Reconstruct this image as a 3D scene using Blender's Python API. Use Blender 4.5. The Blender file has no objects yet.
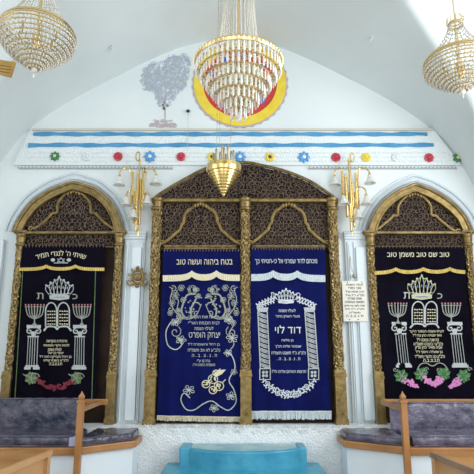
import bpy, math, random
from mathutils import Vector, Matrix
from mathutils.geometry import interpolate_bezier, tessellate_polygon
random.seed(7)
PI = math.pi
C = bpy.context.scene.collection
EYE = 1.6; TILT = math.radians(12.5); F = 500.0
ct, st = math.cos(TILT), math.sin(TILT)

def W(px, py, Y):
    """point of the vertical plane y=Y that the photograph shows at px,py"""
    u = (px - 237) / F; v = (237 - py) / F
    t = Y / (ct - v * st)
    return Vector((u * t, Y, EYE + t * (st + v * ct)))
def H(px, py, Z):
    """point of the horizontal plane z=Z seen at px,py"""
    u = (px - 237) / F; v = (237 - py) / F
    t = (Z - EYE) / (st + v * ct)
    return Vector((u * t, t * (ct - v * st), Z))

# ------------------------------------------------------------------ materials
def mat(name, col, rough=.6, metal=0, bump=None, col2=None, nscale=8, mixr=(.35, .65), coat=0, sheen=0,
        trans=0, ior=1.45, emit=None, tex='NOISE', spec=.5, detail=4):
    m = bpy.data.materials.new(name); m.use_nodes = True
    nt = m.node_tree; b = nt.nodes['Principled BSDF']
    b.inputs['Base Color'].default_value = (*col, 1)
    b.inputs['Roughness'].default_value = rough
    b.inputs['Metallic'].default_value = metal
    b.inputs['Specular IOR Level'].default_value = spec
    b.inputs['Coat Weight'].default_value = coat
    b.inputs['Sheen Weight'].default_value = sheen
    b.inputs['Transmission Weight'].default_value = trans
    b.inputs['IOR'].default_value = ior
    if emit:
        b.inputs['Emission Color'].default_value = (*emit[0], 1)
        b.inputs['Emission Strength'].default_value = emit[1]
    tc = nt.nodes.new('ShaderNodeTexCoord')
    def texnode(kind, sc):
        if kind == 'VORONOI':
            n = nt.nodes.new('ShaderNodeTexVoronoi'); n.inputs['Scale'].default_value = sc
            out = n.outputs['Distance']
        else:
            n = nt.nodes.new('ShaderNodeTexNoise'); n.inputs['Scale'].default_value = sc
            n.inputs['Detail'].default_value = detail
            out = n.outputs['Fac']
        nt.links.new(tc.outputs['Object'], n.inputs['Vector'])
        return out
    if col2:
        o = texnode(tex, nscale)
        r = nt.nodes.new('ShaderNodeValToRGB')
        r.color_ramp.elements[0].position = mixr[0]; r.color_ramp.elements[1].position = mixr[1]
        r.color_ramp.elements[0].color = (*col, 1); r.color_ramp.elements[1].color = (*col2, 1)
        nt.links.new(o, r.inputs['Fac']); nt.links.new(r.outputs['Color'], b.inputs['Base Color'])
    if bump:
        kind, sc, stg, dist = bump
        o = texnode(kind, sc)
        bn = nt.nodes.new('ShaderNodeBump'); bn.inputs['Strength'].default_value = stg
        bn.inputs['Distance'].default_value = dist
        nt.links.new(o, bn.inputs['Height']); nt.links.new(bn.outputs['Normal'], b.inputs['Normal'])
    return m

M = {}
M['plaster'] = mat('white_plaster', (.74, .80, .815), .55, bump=('NOISE', 5, .25, .03), col2=(.78, .835, .845), nscale=1.2)
M['vault'] = mat('vault_plaster', (.70, .765, .775), .6, bump=('NOISE', 2.5, .2, .04), col2=(.75, .81, .82), nscale=.8)
M['gloss_white'] = mat('glossy_white_paint', (.66, .73, .77), .25, bump=('NOISE', 9, .15, .02), coat=.3)
M['stucco'] = mat('rough_stucco', (.76, .79, .80), .7, bump=('VORONOI', 40, .6, .015))
M['relief'] = mat('band_relief', (.78, .83, .84), .55, bump=('VORONOI', 34, .5, .02))
M['cream'] = mat('cream_edge', (.62, .60, .52), .6)
M['grey_dots'] = mat('grey_beading', (.42, .45, .46), .5)
M['blue_stripe'] = mat('blue_stripe_paint', (.055, .26, .50), .5, col2=(.09, .33, .57), nscale=6)
M['gold'] = mat('gilded_wood', (.19, .128, .045), .36, .6, bump=('NOISE', 30, .5, .01), col2=(.32, .225, .085), nscale=14)
M['gold_dark'] = mat('gilded_wood_worn', (.12, .08, .03), .42, .5, bump=('NOISE', 30, .4, .01), col2=(.25, .175, .07), nscale=14)
M['gold_carved'] = mat('carved_gilded_wood', (.10, .055, .012), .32, .6, bump=('VORONOI', 30, 1, .05), col2=(.52, .37, .16), nscale=30, tex='VORONOI', mixr=(.1, .6))
M['panel_dark'] = mat('dark_wood_panel', (.012, .008, .009), .6, spec=.2, bump=('NOISE', 30, .5, .01), col2=(.024, .015, .015), nscale=20)
M['scroll'] = mat('carved_scrollwork', (.085, .058, .048), .45, .2, col2=(.20, .14, .095), nscale=25)
M['door_wood'] = mat('ark_inner_wood', (.020, .010, .006), .55, spec=.2, col2=(.035, .018, .010), nscale=6)
M['navy'] = mat('navy_velvet', (.004, .008, .085), .85, spec=.10, bump=('NOISE', 60, .2, .005), col2=(.003, .005, .055), nscale=3)
M['black'] = mat('black_velvet', (.003, .0025, .006), .85, spec=.06, bump=('NOISE', 60, .2, .005), col2=(.005, .004, .011), nscale=3)
M['silver_thread'] = mat('silver_thread', (.34, .37, .37), .5, .1, bump=('NOISE', 90, .4, .004), col2=(.54, .57, .56), nscale=90)
M['dull_thread'] = mat('grey_silver_thread', (.22, .235, .21), .5, .1, col2=(.38, .40, .36), nscale=90)
M['white_thread'] = mat('white_thread', (.60, .64, .70), .6, bump=('NOISE', 90, .3, .004))
M['cream_thread'] = mat('cream_thread', (.62, .56, .38), .6, col2=(.75, .70, .52), nscale=70)
M['pale_gold_thread'] = mat('pale_gold_thread', (.36, .36, .22), .5, .1, col2=(.52, .52, .36), nscale=90)
M['gold_thread'] = mat('gold_thread', (.46, .32, .07), .45, .3, col2=(.62, .47, .14), nscale=70)
M['green_thread'] = mat('green_thread', (.015, .11, .025), .6, col2=(.06, .23, .05), nscale=50)
M['olive_thread'] = mat('pale_green_thread', (.05, .12, .03), .6, col2=(.14, .22, .08), nscale=50)
M['pink_thread'] = mat('pink_thread', (.52, .11, .38), .6, col2=(.70, .27, .55), nscale=70, tex='VORONOI', mixr=(.1, .5))
M['red_thread'] = mat('dark_red_thread', (.13, .006, .022), .6, col2=(.22, .015, .04), nscale=70)
M['rose_thread'] = mat('rose_thread', (.55, .20, .25), .6)
M['blue_thread'] = mat('blue_thread', (.10, .15, .42), .6)
M['white_fringe'] = mat('pale_fringe', (.42, .50, .54), .7, col2=(.62, .68, .70), nscale=50)
M['cream_fringe'] = mat('cream_fringe', (.45, .40, .28), .7, col2=(.64, .59, .44), nscale=50)
M['brass'] = mat('polished_brass', (.78, .56, .22), .2, .95)
M['brass_warm'] = mat('brass_chandelier_frame', (.72, .54, .27), .3, .85)
M['crystal'] = mat('cut_crystal', (.86, .84, .78), .14, 0, trans=.3, ior=1.3, coat=.3)
M['bead'] = mat('crystal_beads', (.62, .58, .49), .15, .1, trans=.3, ior=1.3, coat=.3)
M['amber'] = mat('amber_crystal', (.72, .58, .36), .15, .2, trans=.5, coat=.4)
M['bell_glass'] = mat('frosted_bell_glass', (.80, .80, .76), .25, trans=.35, coat=.3)
M['chain'] = mat('dull_chain', (.40, .34, .22), .4, .7)
M['wood'] = mat('honey_wood', (.33, .145, .045), .42, col2=(.43, .205, .075), nscale=3, coat=.15, bump=('NOISE', 12, .1, .01))
M['wood_pale'] = mat('pale_wood', (.46, .24, .10), .45, col2=(.54, .31, .14), nscale=3, coat=.1)
M['wood_orange'] = mat('orange_wood', (.34, .145, .035), .38, col2=(.44, .21, .06), nscale=4, coat=.2)
M['wood_grey'] = mat('brown_edge_board', (.22, .13, .08), .5, col2=(.30, .19, .12), nscale=4)
M['cushion'] = mat('marbled_slate_cushion', (.018, .025, .055), .27, col2=(.135, .12, .155), nscale=6, mixr=(.36, .72), coat=.4, bump=('NOISE', 9, .8, .05), detail=7)
M['cushion_lilac'] = mat('marbled_lilac_cushion', (.045, .045, .085), .22, col2=(.21, .185, .25), nscale=5, mixr=(.33, .72), coat=.4, bump=('NOISE', 9, .8, .05), detail=7)
M['piping'] = mat('pale_lilac_end', (.42, .44, .66), .35, coat=.5)
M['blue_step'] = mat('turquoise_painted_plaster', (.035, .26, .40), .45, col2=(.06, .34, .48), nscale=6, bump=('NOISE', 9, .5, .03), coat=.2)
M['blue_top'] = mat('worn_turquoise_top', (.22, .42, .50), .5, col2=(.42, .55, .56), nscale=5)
M['base_white'] = mat('bench_base_white', (.72, .79, .84), .5, bump=('NOISE', 6, .1, .02))
M['stone'] = mat('stone_floor', (.42, .40, .36), .35, col2=(.50, .47, .42), nscale=2)
M['plaque'] = mat('cream_plaque', (.74, .72, .64), .35)
M['ink'] = mat('dark_lettering', (.05, .045, .04), .6)
M['dark'] = mat('dark_plastic', (.02, .02, .02), .4)
M['sign'] = mat('bronze_sign', (.36, .20, .05), .4, .35, col2=(.44, .27, .08), nscale=10)
M['sign_ink'] = mat('engraved_lines', (.14, .08, .02), .5)
M['yellow'] = mat('yellow_paint', (.80, .58, .03), .5, col2=(.84, .66, .08), nscale=9)
M['red'] = mat('red_paint', (.50, .03, .03), .5, col2=(.58, .06, .04), nscale=9)
M['pale'] = mat('pale_paint', (.72, .72, .66), .55, col2=(.55, .60, .50), nscale=7)
M['blue'] = mat('blue_paint', (.05, .13, .62), .5)
M['f_green'] = mat('green_ceramic', (.03, .20, .08), .3, coat=.4)
M['f_white'] = mat('white_ceramic', (.76, .80, .82), .3, coat=.4)
M['f_red'] = mat('red_ceramic', (.52, .03, .06), .3, coat=.4)
M['f_blue'] = mat('blue_ceramic', (.07, .32, .68), .3, coat=.4)
M['f_yellow'] = mat('yellow_ceramic', (.80, .62, .06), .3, coat=.4)
M['f_lime'] = mat('lime_ceramic', (.62, .66, .25), .3, coat=.4)
M['f_dark'] = mat('dark_ceramic', (.08, .05, .04), .3)
M['t_blue'] = mat('wash_blue_grey', (.44, .52, .62), .6)
M['t_green'] = mat('wash_green_grey', (.47, .56, .54), .6)
M['t_lilac'] = mat('wash_lilac', (.50, .52, .66), .6)
M['t_pink'] = mat('wash_pink_brown', (.52, .42, .46), .6)
M['t_brown'] = mat('wash_brown', (.50, .43, .45), .6)

# ------------------------------------------------------------------ builders
class MB:
    def __init__(s): s.v = []; s.f = []
    def add(s, vs, fs):
        n = len(s.v); s.v += [tuple(p) for p in vs]; s.f += [tuple(i + n for i in f) for f in fs]
    def box(s, a, b):
        x0, y0, z0 = a; x1, y1, z1 = b
        s.add([(x0, y0, z0), (x1, y0, z0), (x1, y1, z0), (x0, y1, z0), (x0, y0, z1), (x1, y0, z1), (x1, y1, z1), (x0, y1, z1)],
              [(0, 3, 2, 1), (4, 5, 6, 7), (0, 1, 5, 4), (1, 2, 6, 5), (2, 3, 7, 6), (3, 0, 4, 7)])
    def bar(s, p, q, w, h=None):
        """square bar from p to q"""
        h = h or w; p = Vector(p); q = Vector(q); d = (q - p).normalized()
        up = Vector((0, 0, 1)) if abs(d.z) < .9 else Vector((0, 1, 0))
        a = d.cross(up).normalized() * w / 2; b = a.cross(d).normalized() * h / 2
        vs = [p - a - b, p + a - b, p + a + b, p - a + b, q - a - b, q + a - b, q + a + b, q - a + b]
        s.add(vs, [(0, 1, 2, 3), (7, 6, 5, 4), (0, 4, 5, 1), (1, 5, 6, 2), (2, 6, 7, 3), (3, 7, 4, 0)])
    def prism(s, pts, y0, y1):
        """outline of (x,z) points extruded from y0 to y1"""
        n = len(pts)
        vs = [(p[0], y0, p[1]) for p in pts] + [(p[0], y1, p[1]) for p in pts]
        s.add(vs, [tuple(range(n)), tuple(range(2 * n - 1, n - 1, -1))] + [(i, i + n, (i + 1) % n + n, (i + 1) % n) for i in range(n)])
    def plan(s, pts, z0, z1):
        n = len(pts)
        vs = [(p[0], p[1], z0) for p in pts] + [(p[0], p[1], z1) for p in pts]
        s.add(vs, [tuple(range(n))[::-1], tuple(range(n, 2 * n))] + [(i, (i + 1) % n, (i + 1) % n + n, i + n) for i in range(n)])
    def lathe(s, prof, c=(0, 0, 0), n=24, axis='z', a0=0, cap=True):
        vs = []; fs = []
        for r, z in prof:
            for k in range(n):
                a = a0 + 2 * PI * k / n
                if axis == 'z': vs.append((c[0] + r * math.cos(a), c[1] + r * math.sin(a), c[2] + z))
                else: vs.append((c[0] + r * math.cos(a), c[1] - z, c[2] + r * math.sin(a)))
        m = len(prof)
        for i in range(m - 1):
            for k in range(n):
                k2 = (k + 1) % n
                fs.append((i * n + k, i * n + k2, (i + 1) * n + k2, (i + 1) * n + k))
        if cap: fs.append(tuple(range(n))[::-1]); fs.append(tuple(range((m - 1) * n, m * n)))
        s.add(vs, fs)
    def tube(s, pts, r, n=8, closed=False, flat=1.0):
        pts = [Vector(p) for p in pts]; m = len(pts)
        if m < 2: return
        vs = []; prev = None
        for i, p in enumerate(pts):
            if closed: d = pts[(i + 1) % m] - pts[i - 1]
            else: d = pts[min(i + 1, m - 1)] - pts[max(i - 1, 0)]
            if d.length < 1e-9: d = Vector((0, 0, 1))
            d.normalize()
            ref = Vector((0, 1, 0)) if abs(d.y) < .95 else Vector((1, 0, 0))
            a = d.cross(ref).normalized(); b = a.cross(d).normalized()
            rr = r[i] if isinstance(r, (list, tuple)) else r
            for k in range(n):
                t = 2 * PI * k / n
                vs.append(p + a * (math.cos(t) * rr) + b * (math.sin(t) * rr * flat))
        fs = []
        for i in range(m if closed else m - 1):
            j = (i + 1) % m
            for k in range(n):
                k2 = (k + 1) % n
                fs.append((i * n + k, j * n + k, j * n + k2, i * n + k2))
        if not closed:
            fs.append(tuple(range(n))); fs.append(tuple(range((m - 1) * n, m * n))[::-1])
        s.add(vs, fs)
    def ball(s, c, r, sx=1, sy=1, sz=1, n=10, m=6):
        prof = [(r * math.sin(PI * i / m), -r * math.cos(PI * i / m)) for i in range(m + 1)]
        vs = []; fs = []
        for i, (q, z) in enumerate(prof):
            q = max(q, r * .01)
            for k in range(n):
                a = 2 * PI * k / n
                vs.append((c[0] + q * math.cos(a) * sx, c[1] + q * math.sin(a) * sy, c[2] + z * sz))
        for i in range(m):
            for k in range(n):
                k2 = (k + 1) % n
                fs.append((i * n + k, i * n + k2, (i + 1) * n + k2, (i + 1) * n + k))
        fs.append(tuple(range(n))[::-1]); fs.append(tuple(range(m * n, m * n + n)))
        s.add(vs, fs)
    def octa(s, c, w, h):
        x, y, z = c
        s.add([(x + w, y, z), (x, y + w, z), (x - w, y, z), (x, y - w, z), (x, y, z + h), (x, y, z - h)],
              [(0, 1, 4), (1, 2, 4), (2, 3, 4), (3, 0, 4), (1, 0, 5), (2, 1, 5), (3, 2, 5), (0, 3, 5)])
    def sheet(s, fn, nu, nv, th):
        """fn(s,t) gives a point, s and t run 0..1; a cloth of thickness th"""
        vs = []
        for k in (0, 1):
            for j in range(nv + 1):
                for i in range(nu + 1):
                    p = Vector(fn(i / nu, j / nv)); p.y += k * th; vs.append(p)
        N = (nu + 1) * (nv + 1); fs = []
        id = lambda i, j, k=0: k * N + j * (nu + 1) + i
        for j in range(nv):
            for i in range(nu):
                fs.append((id(i, j), id(i, j + 1), id(i + 1, j + 1), id(i + 1, j)))
                fs.append((id(i, j, 1), id(i + 1, j, 1), id(i + 1, j + 1, 1), id(i, j + 1, 1)))
        for i in range(nu):
            fs.append((id(i, 0), id(i + 1, 0), id(i + 1, 0, 1), id(i, 0, 1)))
            fs.append((id(i, nv), id(i, nv, 1), id(i + 1, nv, 1), id(i + 1, nv)))
        for j in range(nv):
            fs.append((id(0, j), id(0, j, 1), id(0, j + 1, 1), id(0, j + 1)))
            fs.append((id(nu, j), id(nu, j + 1), id(nu, j + 1, 1), id(nu, j, 1)))
        s.add(vs, fs)
    def build(s, name, m, parent=None, smooth=False, bevel=0):
        me = bpy.data.meshes.new(name); me.from_pydata(s.v, [], s.f); me.update()
        me.materials.append(m)
        if smooth:
            me.polygons.foreach_set('use_smooth', [True] * len(me.polygons))
            try: me.set_sharp_from_angle(angle=math.radians(40))
            except Exception: pass
        o = bpy.data.objects.new(name, me); C.objects.link(o)
        if parent:
            o.parent = parent
            o.matrix_parent_inverse = Matrix.Translation(-world_loc(parent))
        if bevel:
            b = o.modifiers.new('bevel', 'BEVEL'); b.width = bevel; b.segments = 3; b.limit_method = 'ANGLE'
        return o
def world_loc(o):
    v = Vector(o.location)
    return v
def tag(o, label=None, cat=None, group=None, kind=None):
    if label: o['label'] = label
    if cat: o['category'] = cat
    if group: o['group'] = group
    if kind: o['kind'] = kind
    return o
def empty(name, loc, label, cat, group=None):
    o = bpy.data.objects.new(name, None); C.objects.link(o); o.location = loc; o.empty_display_size = .1
    return tag(o, label, cat, group)
def struct(name, mb, m, **k):
    o = mb.build(name, m, **k); o['kind'] = 'structure'; return o
def copy_tree(o, parent=None):
    c = o.copy(); C.objects.link(c)
    if parent: c.parent = parent; c.matrix_parent_inverse = o.matrix_parent_inverse.copy()
    for ch in [q for q in bpy.data.objects if q.parent == o]: copy_tree(ch, c)
    return c
def smoothline(pts, n=6):
    """Catmull-Rom through the points"""
    if len(pts) < 3: return [tuple(p) for p in pts]
    out = []; d = len(pts[0])
    P = [pts[0]] + list(pts) + [pts[-1]]
    for i in range(1, len(P) - 2):
        for k in range(n):
            t = k / n; a, b, c, e = P[i - 1], P[i], P[i + 1], P[i + 2]
            out.append(tuple(.5 * (2 * b[j] + (c[j] - a[j]) * t + (2 * a[j] - 5 * b[j] + 4 * c[j] - e[j]) * t * t + (3 * b[j] - a[j] - 3 * c[j] + e[j]) * t ** 3) for j in range(d)))
    out.append(tuple(pts[-1])); return out
def interp(tab, x):
    if x <= tab[0][0]: return tab[0][1]
    for (a, b), (c, d) in zip(tab, tab[1:]):
        if x <= c: return b + (d - b) * (x - a) / (c - a)
    return tab[-1][1]

# ------------------------------------------------------------------ the room
fprof = smoothline([(0, 6.33), (.4, 6.29), (.8, 6.18), (1.25, 5.97), (1.65, 5.75), (2.4, 5.31), (2.98, 4.86), (3.3, 4.45), (3.57, 3.93), (4.0, 2.8), (4.35, 1.5)], 5)
gprof = smoothline([(0, 6.33), (.5, 6.28), (1.0, 6.12), (1.5, 5.86), (2.05, 5.52), (2.5, 5.2), (3.0, 4.6), (3.4, 3.75), (3.8, 2.7), (4.3, 1.3)], 5)
def ceil_z(x, y): return max(interp(fprof, abs(x + .1)), interp(gprof, abs(y - 3)))
mb = MB(); NX, NY = 150, 140
X0, X1, Y0, Y1 = -4.45, 4.3, -1.2, 7.06
for k, dz in ((0, 0), (1, .25)):
    mb.v += [(X0 + (X1 - X0) * i / NX, Y0 + (Y1 - Y0) * j / NY, ceil_z(X0 + (X1 - X0) * i / NX, Y0 + (Y1 - Y0) * j / NY) + dz) for j in range(NY + 1) for i in range(NX + 1)]
N = (NX + 1) * (NY + 1)
for j in range(NY):
    for i in range(NX):
        a = j * (NX + 1) + i
        mb.f.append((a, a + NX + 1, a + NX + 2, a + 1)); mb.f.append((a + N, a + 1 + N, a + NX + 2 + N, a + NX + 1 + N))
struct('ceiling', mb, M['vault'], smooth=True)
mb = MB(); mb.box((-4.7, 7.0, -.1), (4.6, 7.25, 6.7)); struct('wall_back', mb, M['plaster'])
def pierced(axis, c, th, lo, hi, top, wins):
    """wall slab with rectangular window openings"""
    mb = MB(); us = sorted({lo, hi, *[w[0] for w in wins], *[w[1] for w in wins]})
    zs = sorted({-.1, top, *[w[2] for w in wins], *[w[3] for w in wins]})
    for a, b in zip(us, us[1:]):
        for e, f in zip(zs, zs[1:]):
            if any(w[0] <= a and b <= w[1] and w[2] <= e and f <= w[3] for w in wins): continue
            if axis == 'x': mb.box((c, a, e), (c + th, b, f))
            else: mb.box((a, c, e), (b, c + th, f))
    return mb
struct('wall_left', pierced('x', -4.7, .25, -1.4, 7.25, 6.7, [(1.6, 4.4, 1.6, 4.6)]), M['plaster'])
struct('wall_right', pierced('x', 4.3, .25, -1.4, 7.25, 6.7, [(1.2, 4.8, 1.3, 5.3)]), M['plaster'])
struct('wall_front', pierced('y', -1.45, .25, -4.7, 4.6, 6.7, [(-3.2, -.6, 1.0, 4.8), (.6, 3.2, 1.0, 4.8)]), M['plaster'])
mb = MB(); mb.box((-4.7, -1.45, -.2), (4.6, 7.25, 0)); struct('floor', mb, M['stone'])
def window(n, axis, c, lo, hi, z0, z1):
    mb = MB(); b = .05
    def seg(u0, u1, e, f):
        if axis == 'x': mb.box((c - .03, u0, e), (c + .03, u1, f))
        else: mb.box((u0, c - .03, e), (u1, c + .03, f))
    seg(lo, hi, z0, z0 + b); seg(lo, hi, z1 - b, z1); seg(lo, lo + b, z0, z1); seg(hi - b, hi, z0, z1)
    seg((lo + hi) / 2 - .025, (lo + hi) / 2 + .025, z0, z1); seg(lo, hi, (z0 + z1) / 2 - .02, (z0 + z1) / 2 + .02)
    struct('window_%d' % n, mb, M['gloss_white'])
window(1, 'x', -4.58, 1.6, 4.4, 1.6, 4.6); window(2, 'x', 4.42, 1.2, 4.8, 1.3, 5.3)
window(3, 'y', -1.33, -3.2, -.6, 1.0, 4.8); window(4, 'y', -1.33, .6, 3.2, 1.0, 4.8)

# plinth on which the arks stand
mb = MB(); rnd = random.Random(3)
zt = .63; nx = 150
def plinth(s_, t_):
    x = -3.6 + 7.4 * s_
    if t_ < .5: y = 6.99 - .42 * t_ / .5; z = zt + .006 * rnd.random()
    else: y = 6.57 + .012 * rnd.uniform(-1, 1); z = zt - (t_ - .5) / .5 * zt
    return (x, y, z)
mb.sheet(plinth, nx, 24, .0); struct('trim_1', mb, M['stucco'], smooth=True)
# moulded leaf tufts of stucco along the foot of the arks
mb = MB()
for k in range(64):
    px = 104 + k * 4.4
    if 388 < px: break
    p = W(px, 428 + 2.5 * math.sin(k * 1.7), 6.575)
    for d in (-1, 0, 1):
        mb.tube([p + Vector((d * .006, 0, -.05)), p + Vector((d * .02, -.012, 0)), p + Vector((d * .045, -.006, .03 - abs(d) * .012))], [.006, .006, .002], 6)
struct('trim_2', mb, M['stucco'], smooth=True)
# band at the top of the wall
a = W(31, 131, 7); b = W(431, 131, 7)
mb = MB(); zb0 = W(237, 166, 7).z; zb1 = W(237, 150, 7).z; zt1 = W(237, 131.5, 7).z
mb.prism([(-3.30, zb0), (3.30, zb0), (2.96, zt1), (-3.10, zt1)], 6.96, 7.01); struct('trim_3', mb, M['relief'])
mb = MB(); mb.box((-3.06, 6.93, zt1 - .012), (2.92, 7.0, zt1 + .02)); struct('trim_4', mb, M['cream'])
def wavy_stripe(n, py, x0, x1, h):
    mb = MB(); z = W(237, py, 6.95).z; K = 90; ph = py
    def fn(s_, t_):
        x = x0 + (x1 - x0) * s_
        w = .003 * math.sin(x * 7 + ph) + .002 * math.sin(x * 23 + ph)
        return (x, 6.945, z + w + (h / 2 + .006 * math.sin(x * 14 + ph * 2)) * (1 - 2 * t_))
    mb.sheet(fn, K, 2, .02); struct('trim_%d' % n, mb, M['blue_stripe'])
wavy_stripe(5, 134, -3.04, 2.84, .056); wavy_stripe(6, 145, -3.10, 2.92, .056)
mb = MB()
z = W(237, 167, 6.95).z
for k in range(118):
    x = -3.22 + k * .055
    if -.95 < x < 1.05: continue
    mb.octa((x, 6.955, z), .013, .016)
for x in [(-3.22, -.95), (1.05, 3.24)]: mb.box((x[0], 6.965, z - .018), (x[1], 7.0, z - .006))
struct('trim_7', mb, M['grey_dots'])
# relief leaves and dots between the flowers
mb = MB(); z = W(237, 157, 6.95).z
for k in range(165):
    x = -3.12 + k * .0385
    for r in (-1, 0, 1):
        mb.octa((x + .018 * (r % 2), 6.952, z + r * .065), .009, .012)
struct('trim_8', mb, M['relief'])

# ------------------------------------------------------------------ painted ornaments on the wall
def ribbon(mb, pts, w, Y, th=.006, wave=None):
    """flat stroke: pts in photo pixels on the plane y=Y, w in pixels"""
    n = len(pts); L = []; R = []
    for i, p in enumerate(pts):
        a = pts[max(i - 1, 0)]; b = pts[min(i + 1, n - 1)]
        dx, dy = b[0] - a[0], b[1] - a[1]; l = math.hypot(dx, dy) or 1
        ww = (w[i] if isinstance(w, (list, tuple)) else w) / 2
        L.append((p[0] - dy / l * ww, p[1] + dx / l * ww)); R.append((p[0] + dy / l * ww, p[1] - dx / l * ww))
    vs = []
    for q in L + R:
        yy = Y - (wave(*q) + .004 if wave else 0); v = W(q[0], q[1], Y); vs.append((v.x, yy - th, v.z))
    m = 2 * n
    vs += [(v[0], v[1] + th, v[2]) for v in vs]
    fs = []
    for i in range(n - 1):
        fs.append((i, i + 1, n + i + 1, n + i)); fs.append((i, m + i, m + i + 1, i + 1)); fs.append((n + i, n + i + 1, m + n + i + 1, m + n + i))
    fs.append((0, n, m + n, m)); fs.append((n - 1, m + n - 1, m + 2 * n - 1, 2 * n - 1))
    mb.add(vs, fs)
def blob(mb, pts, Y, th=.006, wave=None):
    """filled outline in photo pixels on the plane y=Y"""
    vs = []
    for q in pts:
        v = W(q[0], q[1], Y); vs.append((v.x, Y - (wave(*q) + .004 if wave else 0) - th, v.z))
    n = len(vs); cx = tuple(sum(v[k] for v in vs) / n for k in range(3))
    vs2 = vs + [(v[0], v[1] + th, v[2]) for v in vs] + [cx]
    mb.add(vs2, [(i, 2 * n, (i + 1) % n) for i in range(n)] + [(i, (i + 1) % n, n + (i + 1) % n, n + i) for i in range(n)])
def arc(cx, cy, rx, ry, a0, a1, n=10):
    return [(cx + rx * math.cos(math.radians(a0 + (a1 - a0) * i / n)), cy - ry * math.sin(math.radians(a0 + (a1 - a0) * i / n))) for i in range(n + 1)]
def oval(cx, cy, rx, ry, n=14): return arc(cx, cy, rx, ry, 0, 360, n)[:-1]
def spiral(cx, cy, r, a0, turns=1.4, n=14, sgn=1):
    return [(cx + r * (1 - .85 * i / n) * math.cos(math.radians(a0) + sgn * turns * 2 * PI * i / n), cy - r * (1 - .85 * i / n) * math.sin(math.radians(a0) + sgn * turns * 2 * PI * i / n)) for i in range(n + 1)]

# round medallion
mc = W(240, 83.5, 7); mr = (W(288.5, 83.5, 7) - mc).x
md = empty('wall_medallion', (mc.x, 7, mc.z), 'round yellow and red painted medallion on the wall behind the central chandelier', 'wall decoration')
def ringm(name, r0, r1, y, m, par, teeth=0):
    mb = MB(); n = 72
    vs = []
    for yy in (y, 7.0):
        for r in (r0, r1):
            for k in range(n):
                a = 2 * PI * k / n; q = r + (teeth * (k % 2) if r == r1 else 0)
                vs.append((mc.x + q * math.cos(a), yy, mc.z + q * math.sin(a)))
    fs = []
    for k in range(n):
        l = (k + 1) % n
        fs += [(k, l, n + l, n + k), (n + k, n + l, 3 * n + l, 3 * n + k), (k, 2 * n + k, 2 * n + l, l)]
    mb.add(vs, fs); return mb.build(name, m, par)
ringm('toothed_rim', mr * .93, mr * .97, 6.985, M['t_brown'], md, mr * .03)
ringm('yellow_ring', mr * .76, mr * .95, 6.975, M['yellow'], md)
ringm('red_ring', mr * .52, mr * .76, 6.98, M['red'], md)
ringm('pale_centre', mr * .01, mr * .53, 6.985, M['pale'], md)
mb = MB()
for k in range(9):
    a = 2 * PI * k / 9
    mb.ball((mc.x + mr * .60 * math.cos(a), 6.975, mc.z + mr * .60 * math.sin(a)), mr * .07, sy=.15)
mb.build('blue_spots', M['blue'], md)
# faded tree painting
tp = empty('tree_mural', W(165, 125, 7), 'pale blue-grey tree painted on the wall left of the round medallion', 'mural')
fol = smoothline([(141, 76), (146, 68), (153, 64), (162, 62), (170, 57), (178, 55), (189, 55), (190, 66), (188, 80), (184, 90), (178, 94), (174, 100), (168, 107), (161, 108), (157, 101), (152, 92), (146, 90), (142, 82), (141, 76)], 3)
def inside(p, poly):
    x, y = p; r = False; n = len(poly)
    for i in range(n):
        x1, y1 = poly[i][:2]; x2, y2 = poly[(i + 1) % n][:2]
        if (y1 > y) != (y2 > y) and x < (x2 - x1) * (y - y1) / (y2 - y1) + x1: r = not r
    return r
groups = {'t_blue': MB(), 't_green': MB(), 't_lilac': MB()}
rnd = random.Random(11)
for k in range(1500):
    p = (rnd.uniform(140, 191), rnd.uniform(54, 109))
    if not inside(p, fol): continue
    m = rnd.choices(['t_blue', 't_green', 't_lilac'], [3, 2, 2 if p[1] < 85 else 5])[0]
    ribbon(groups[m], spiral(p[0], p[1], rnd.uniform(1.2, 2.8), rnd.uniform(0, 360), rnd.uniform(.4, .9), 6), rnd.uniform(.25, .5), 6.999, rnd.uniform(.001, .008))
for m, g_ in groups.items(): tag(g_.build('foliage', M[m], tp), {'t_blue': 'blue-grey leaves', 't_green': 'green-grey leaves', 't_lilac': 'lilac leaves'}[m])
mb = MB()
ribbon(mb, smoothline([(165, 121), (165, 112), (164, 105), (166, 95), (165, 82), (168, 70)], 4), [1.2] * 12 + [.6] * 9, 6.997, .003)
for e in ([(165, 100), (157, 92), (150, 84)], [(165, 98), (173, 88), (184, 78)], [(166, 88), (174, 76), (180, 64)], [(165, 86), (156, 76), (148, 72)]):
    ribbon(mb, smoothline(e, 4), .4, 6.997, .003)
for k in range(14): blob(mb, oval(165 + rnd.uniform(-3.2, 3.2), 106 + rnd.uniform(-4, 4), 1, .8, 7), 6.997, .003)
mb.build('trunk', M['t_pink'], tp)
mb = MB()
for k in range(80):
    x = rnd.uniform(150, 176); y = 127.5 - rnd.random() * (7 if 155 < x < 171 else 4)
    ribbon(mb, [(x - 2, y), (x, y - .8), (x + 2, y)], .8, 6.999, rnd.uniform(.001, .008))
mb.build('earth_mound', M['t_brown'], tp)

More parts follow.
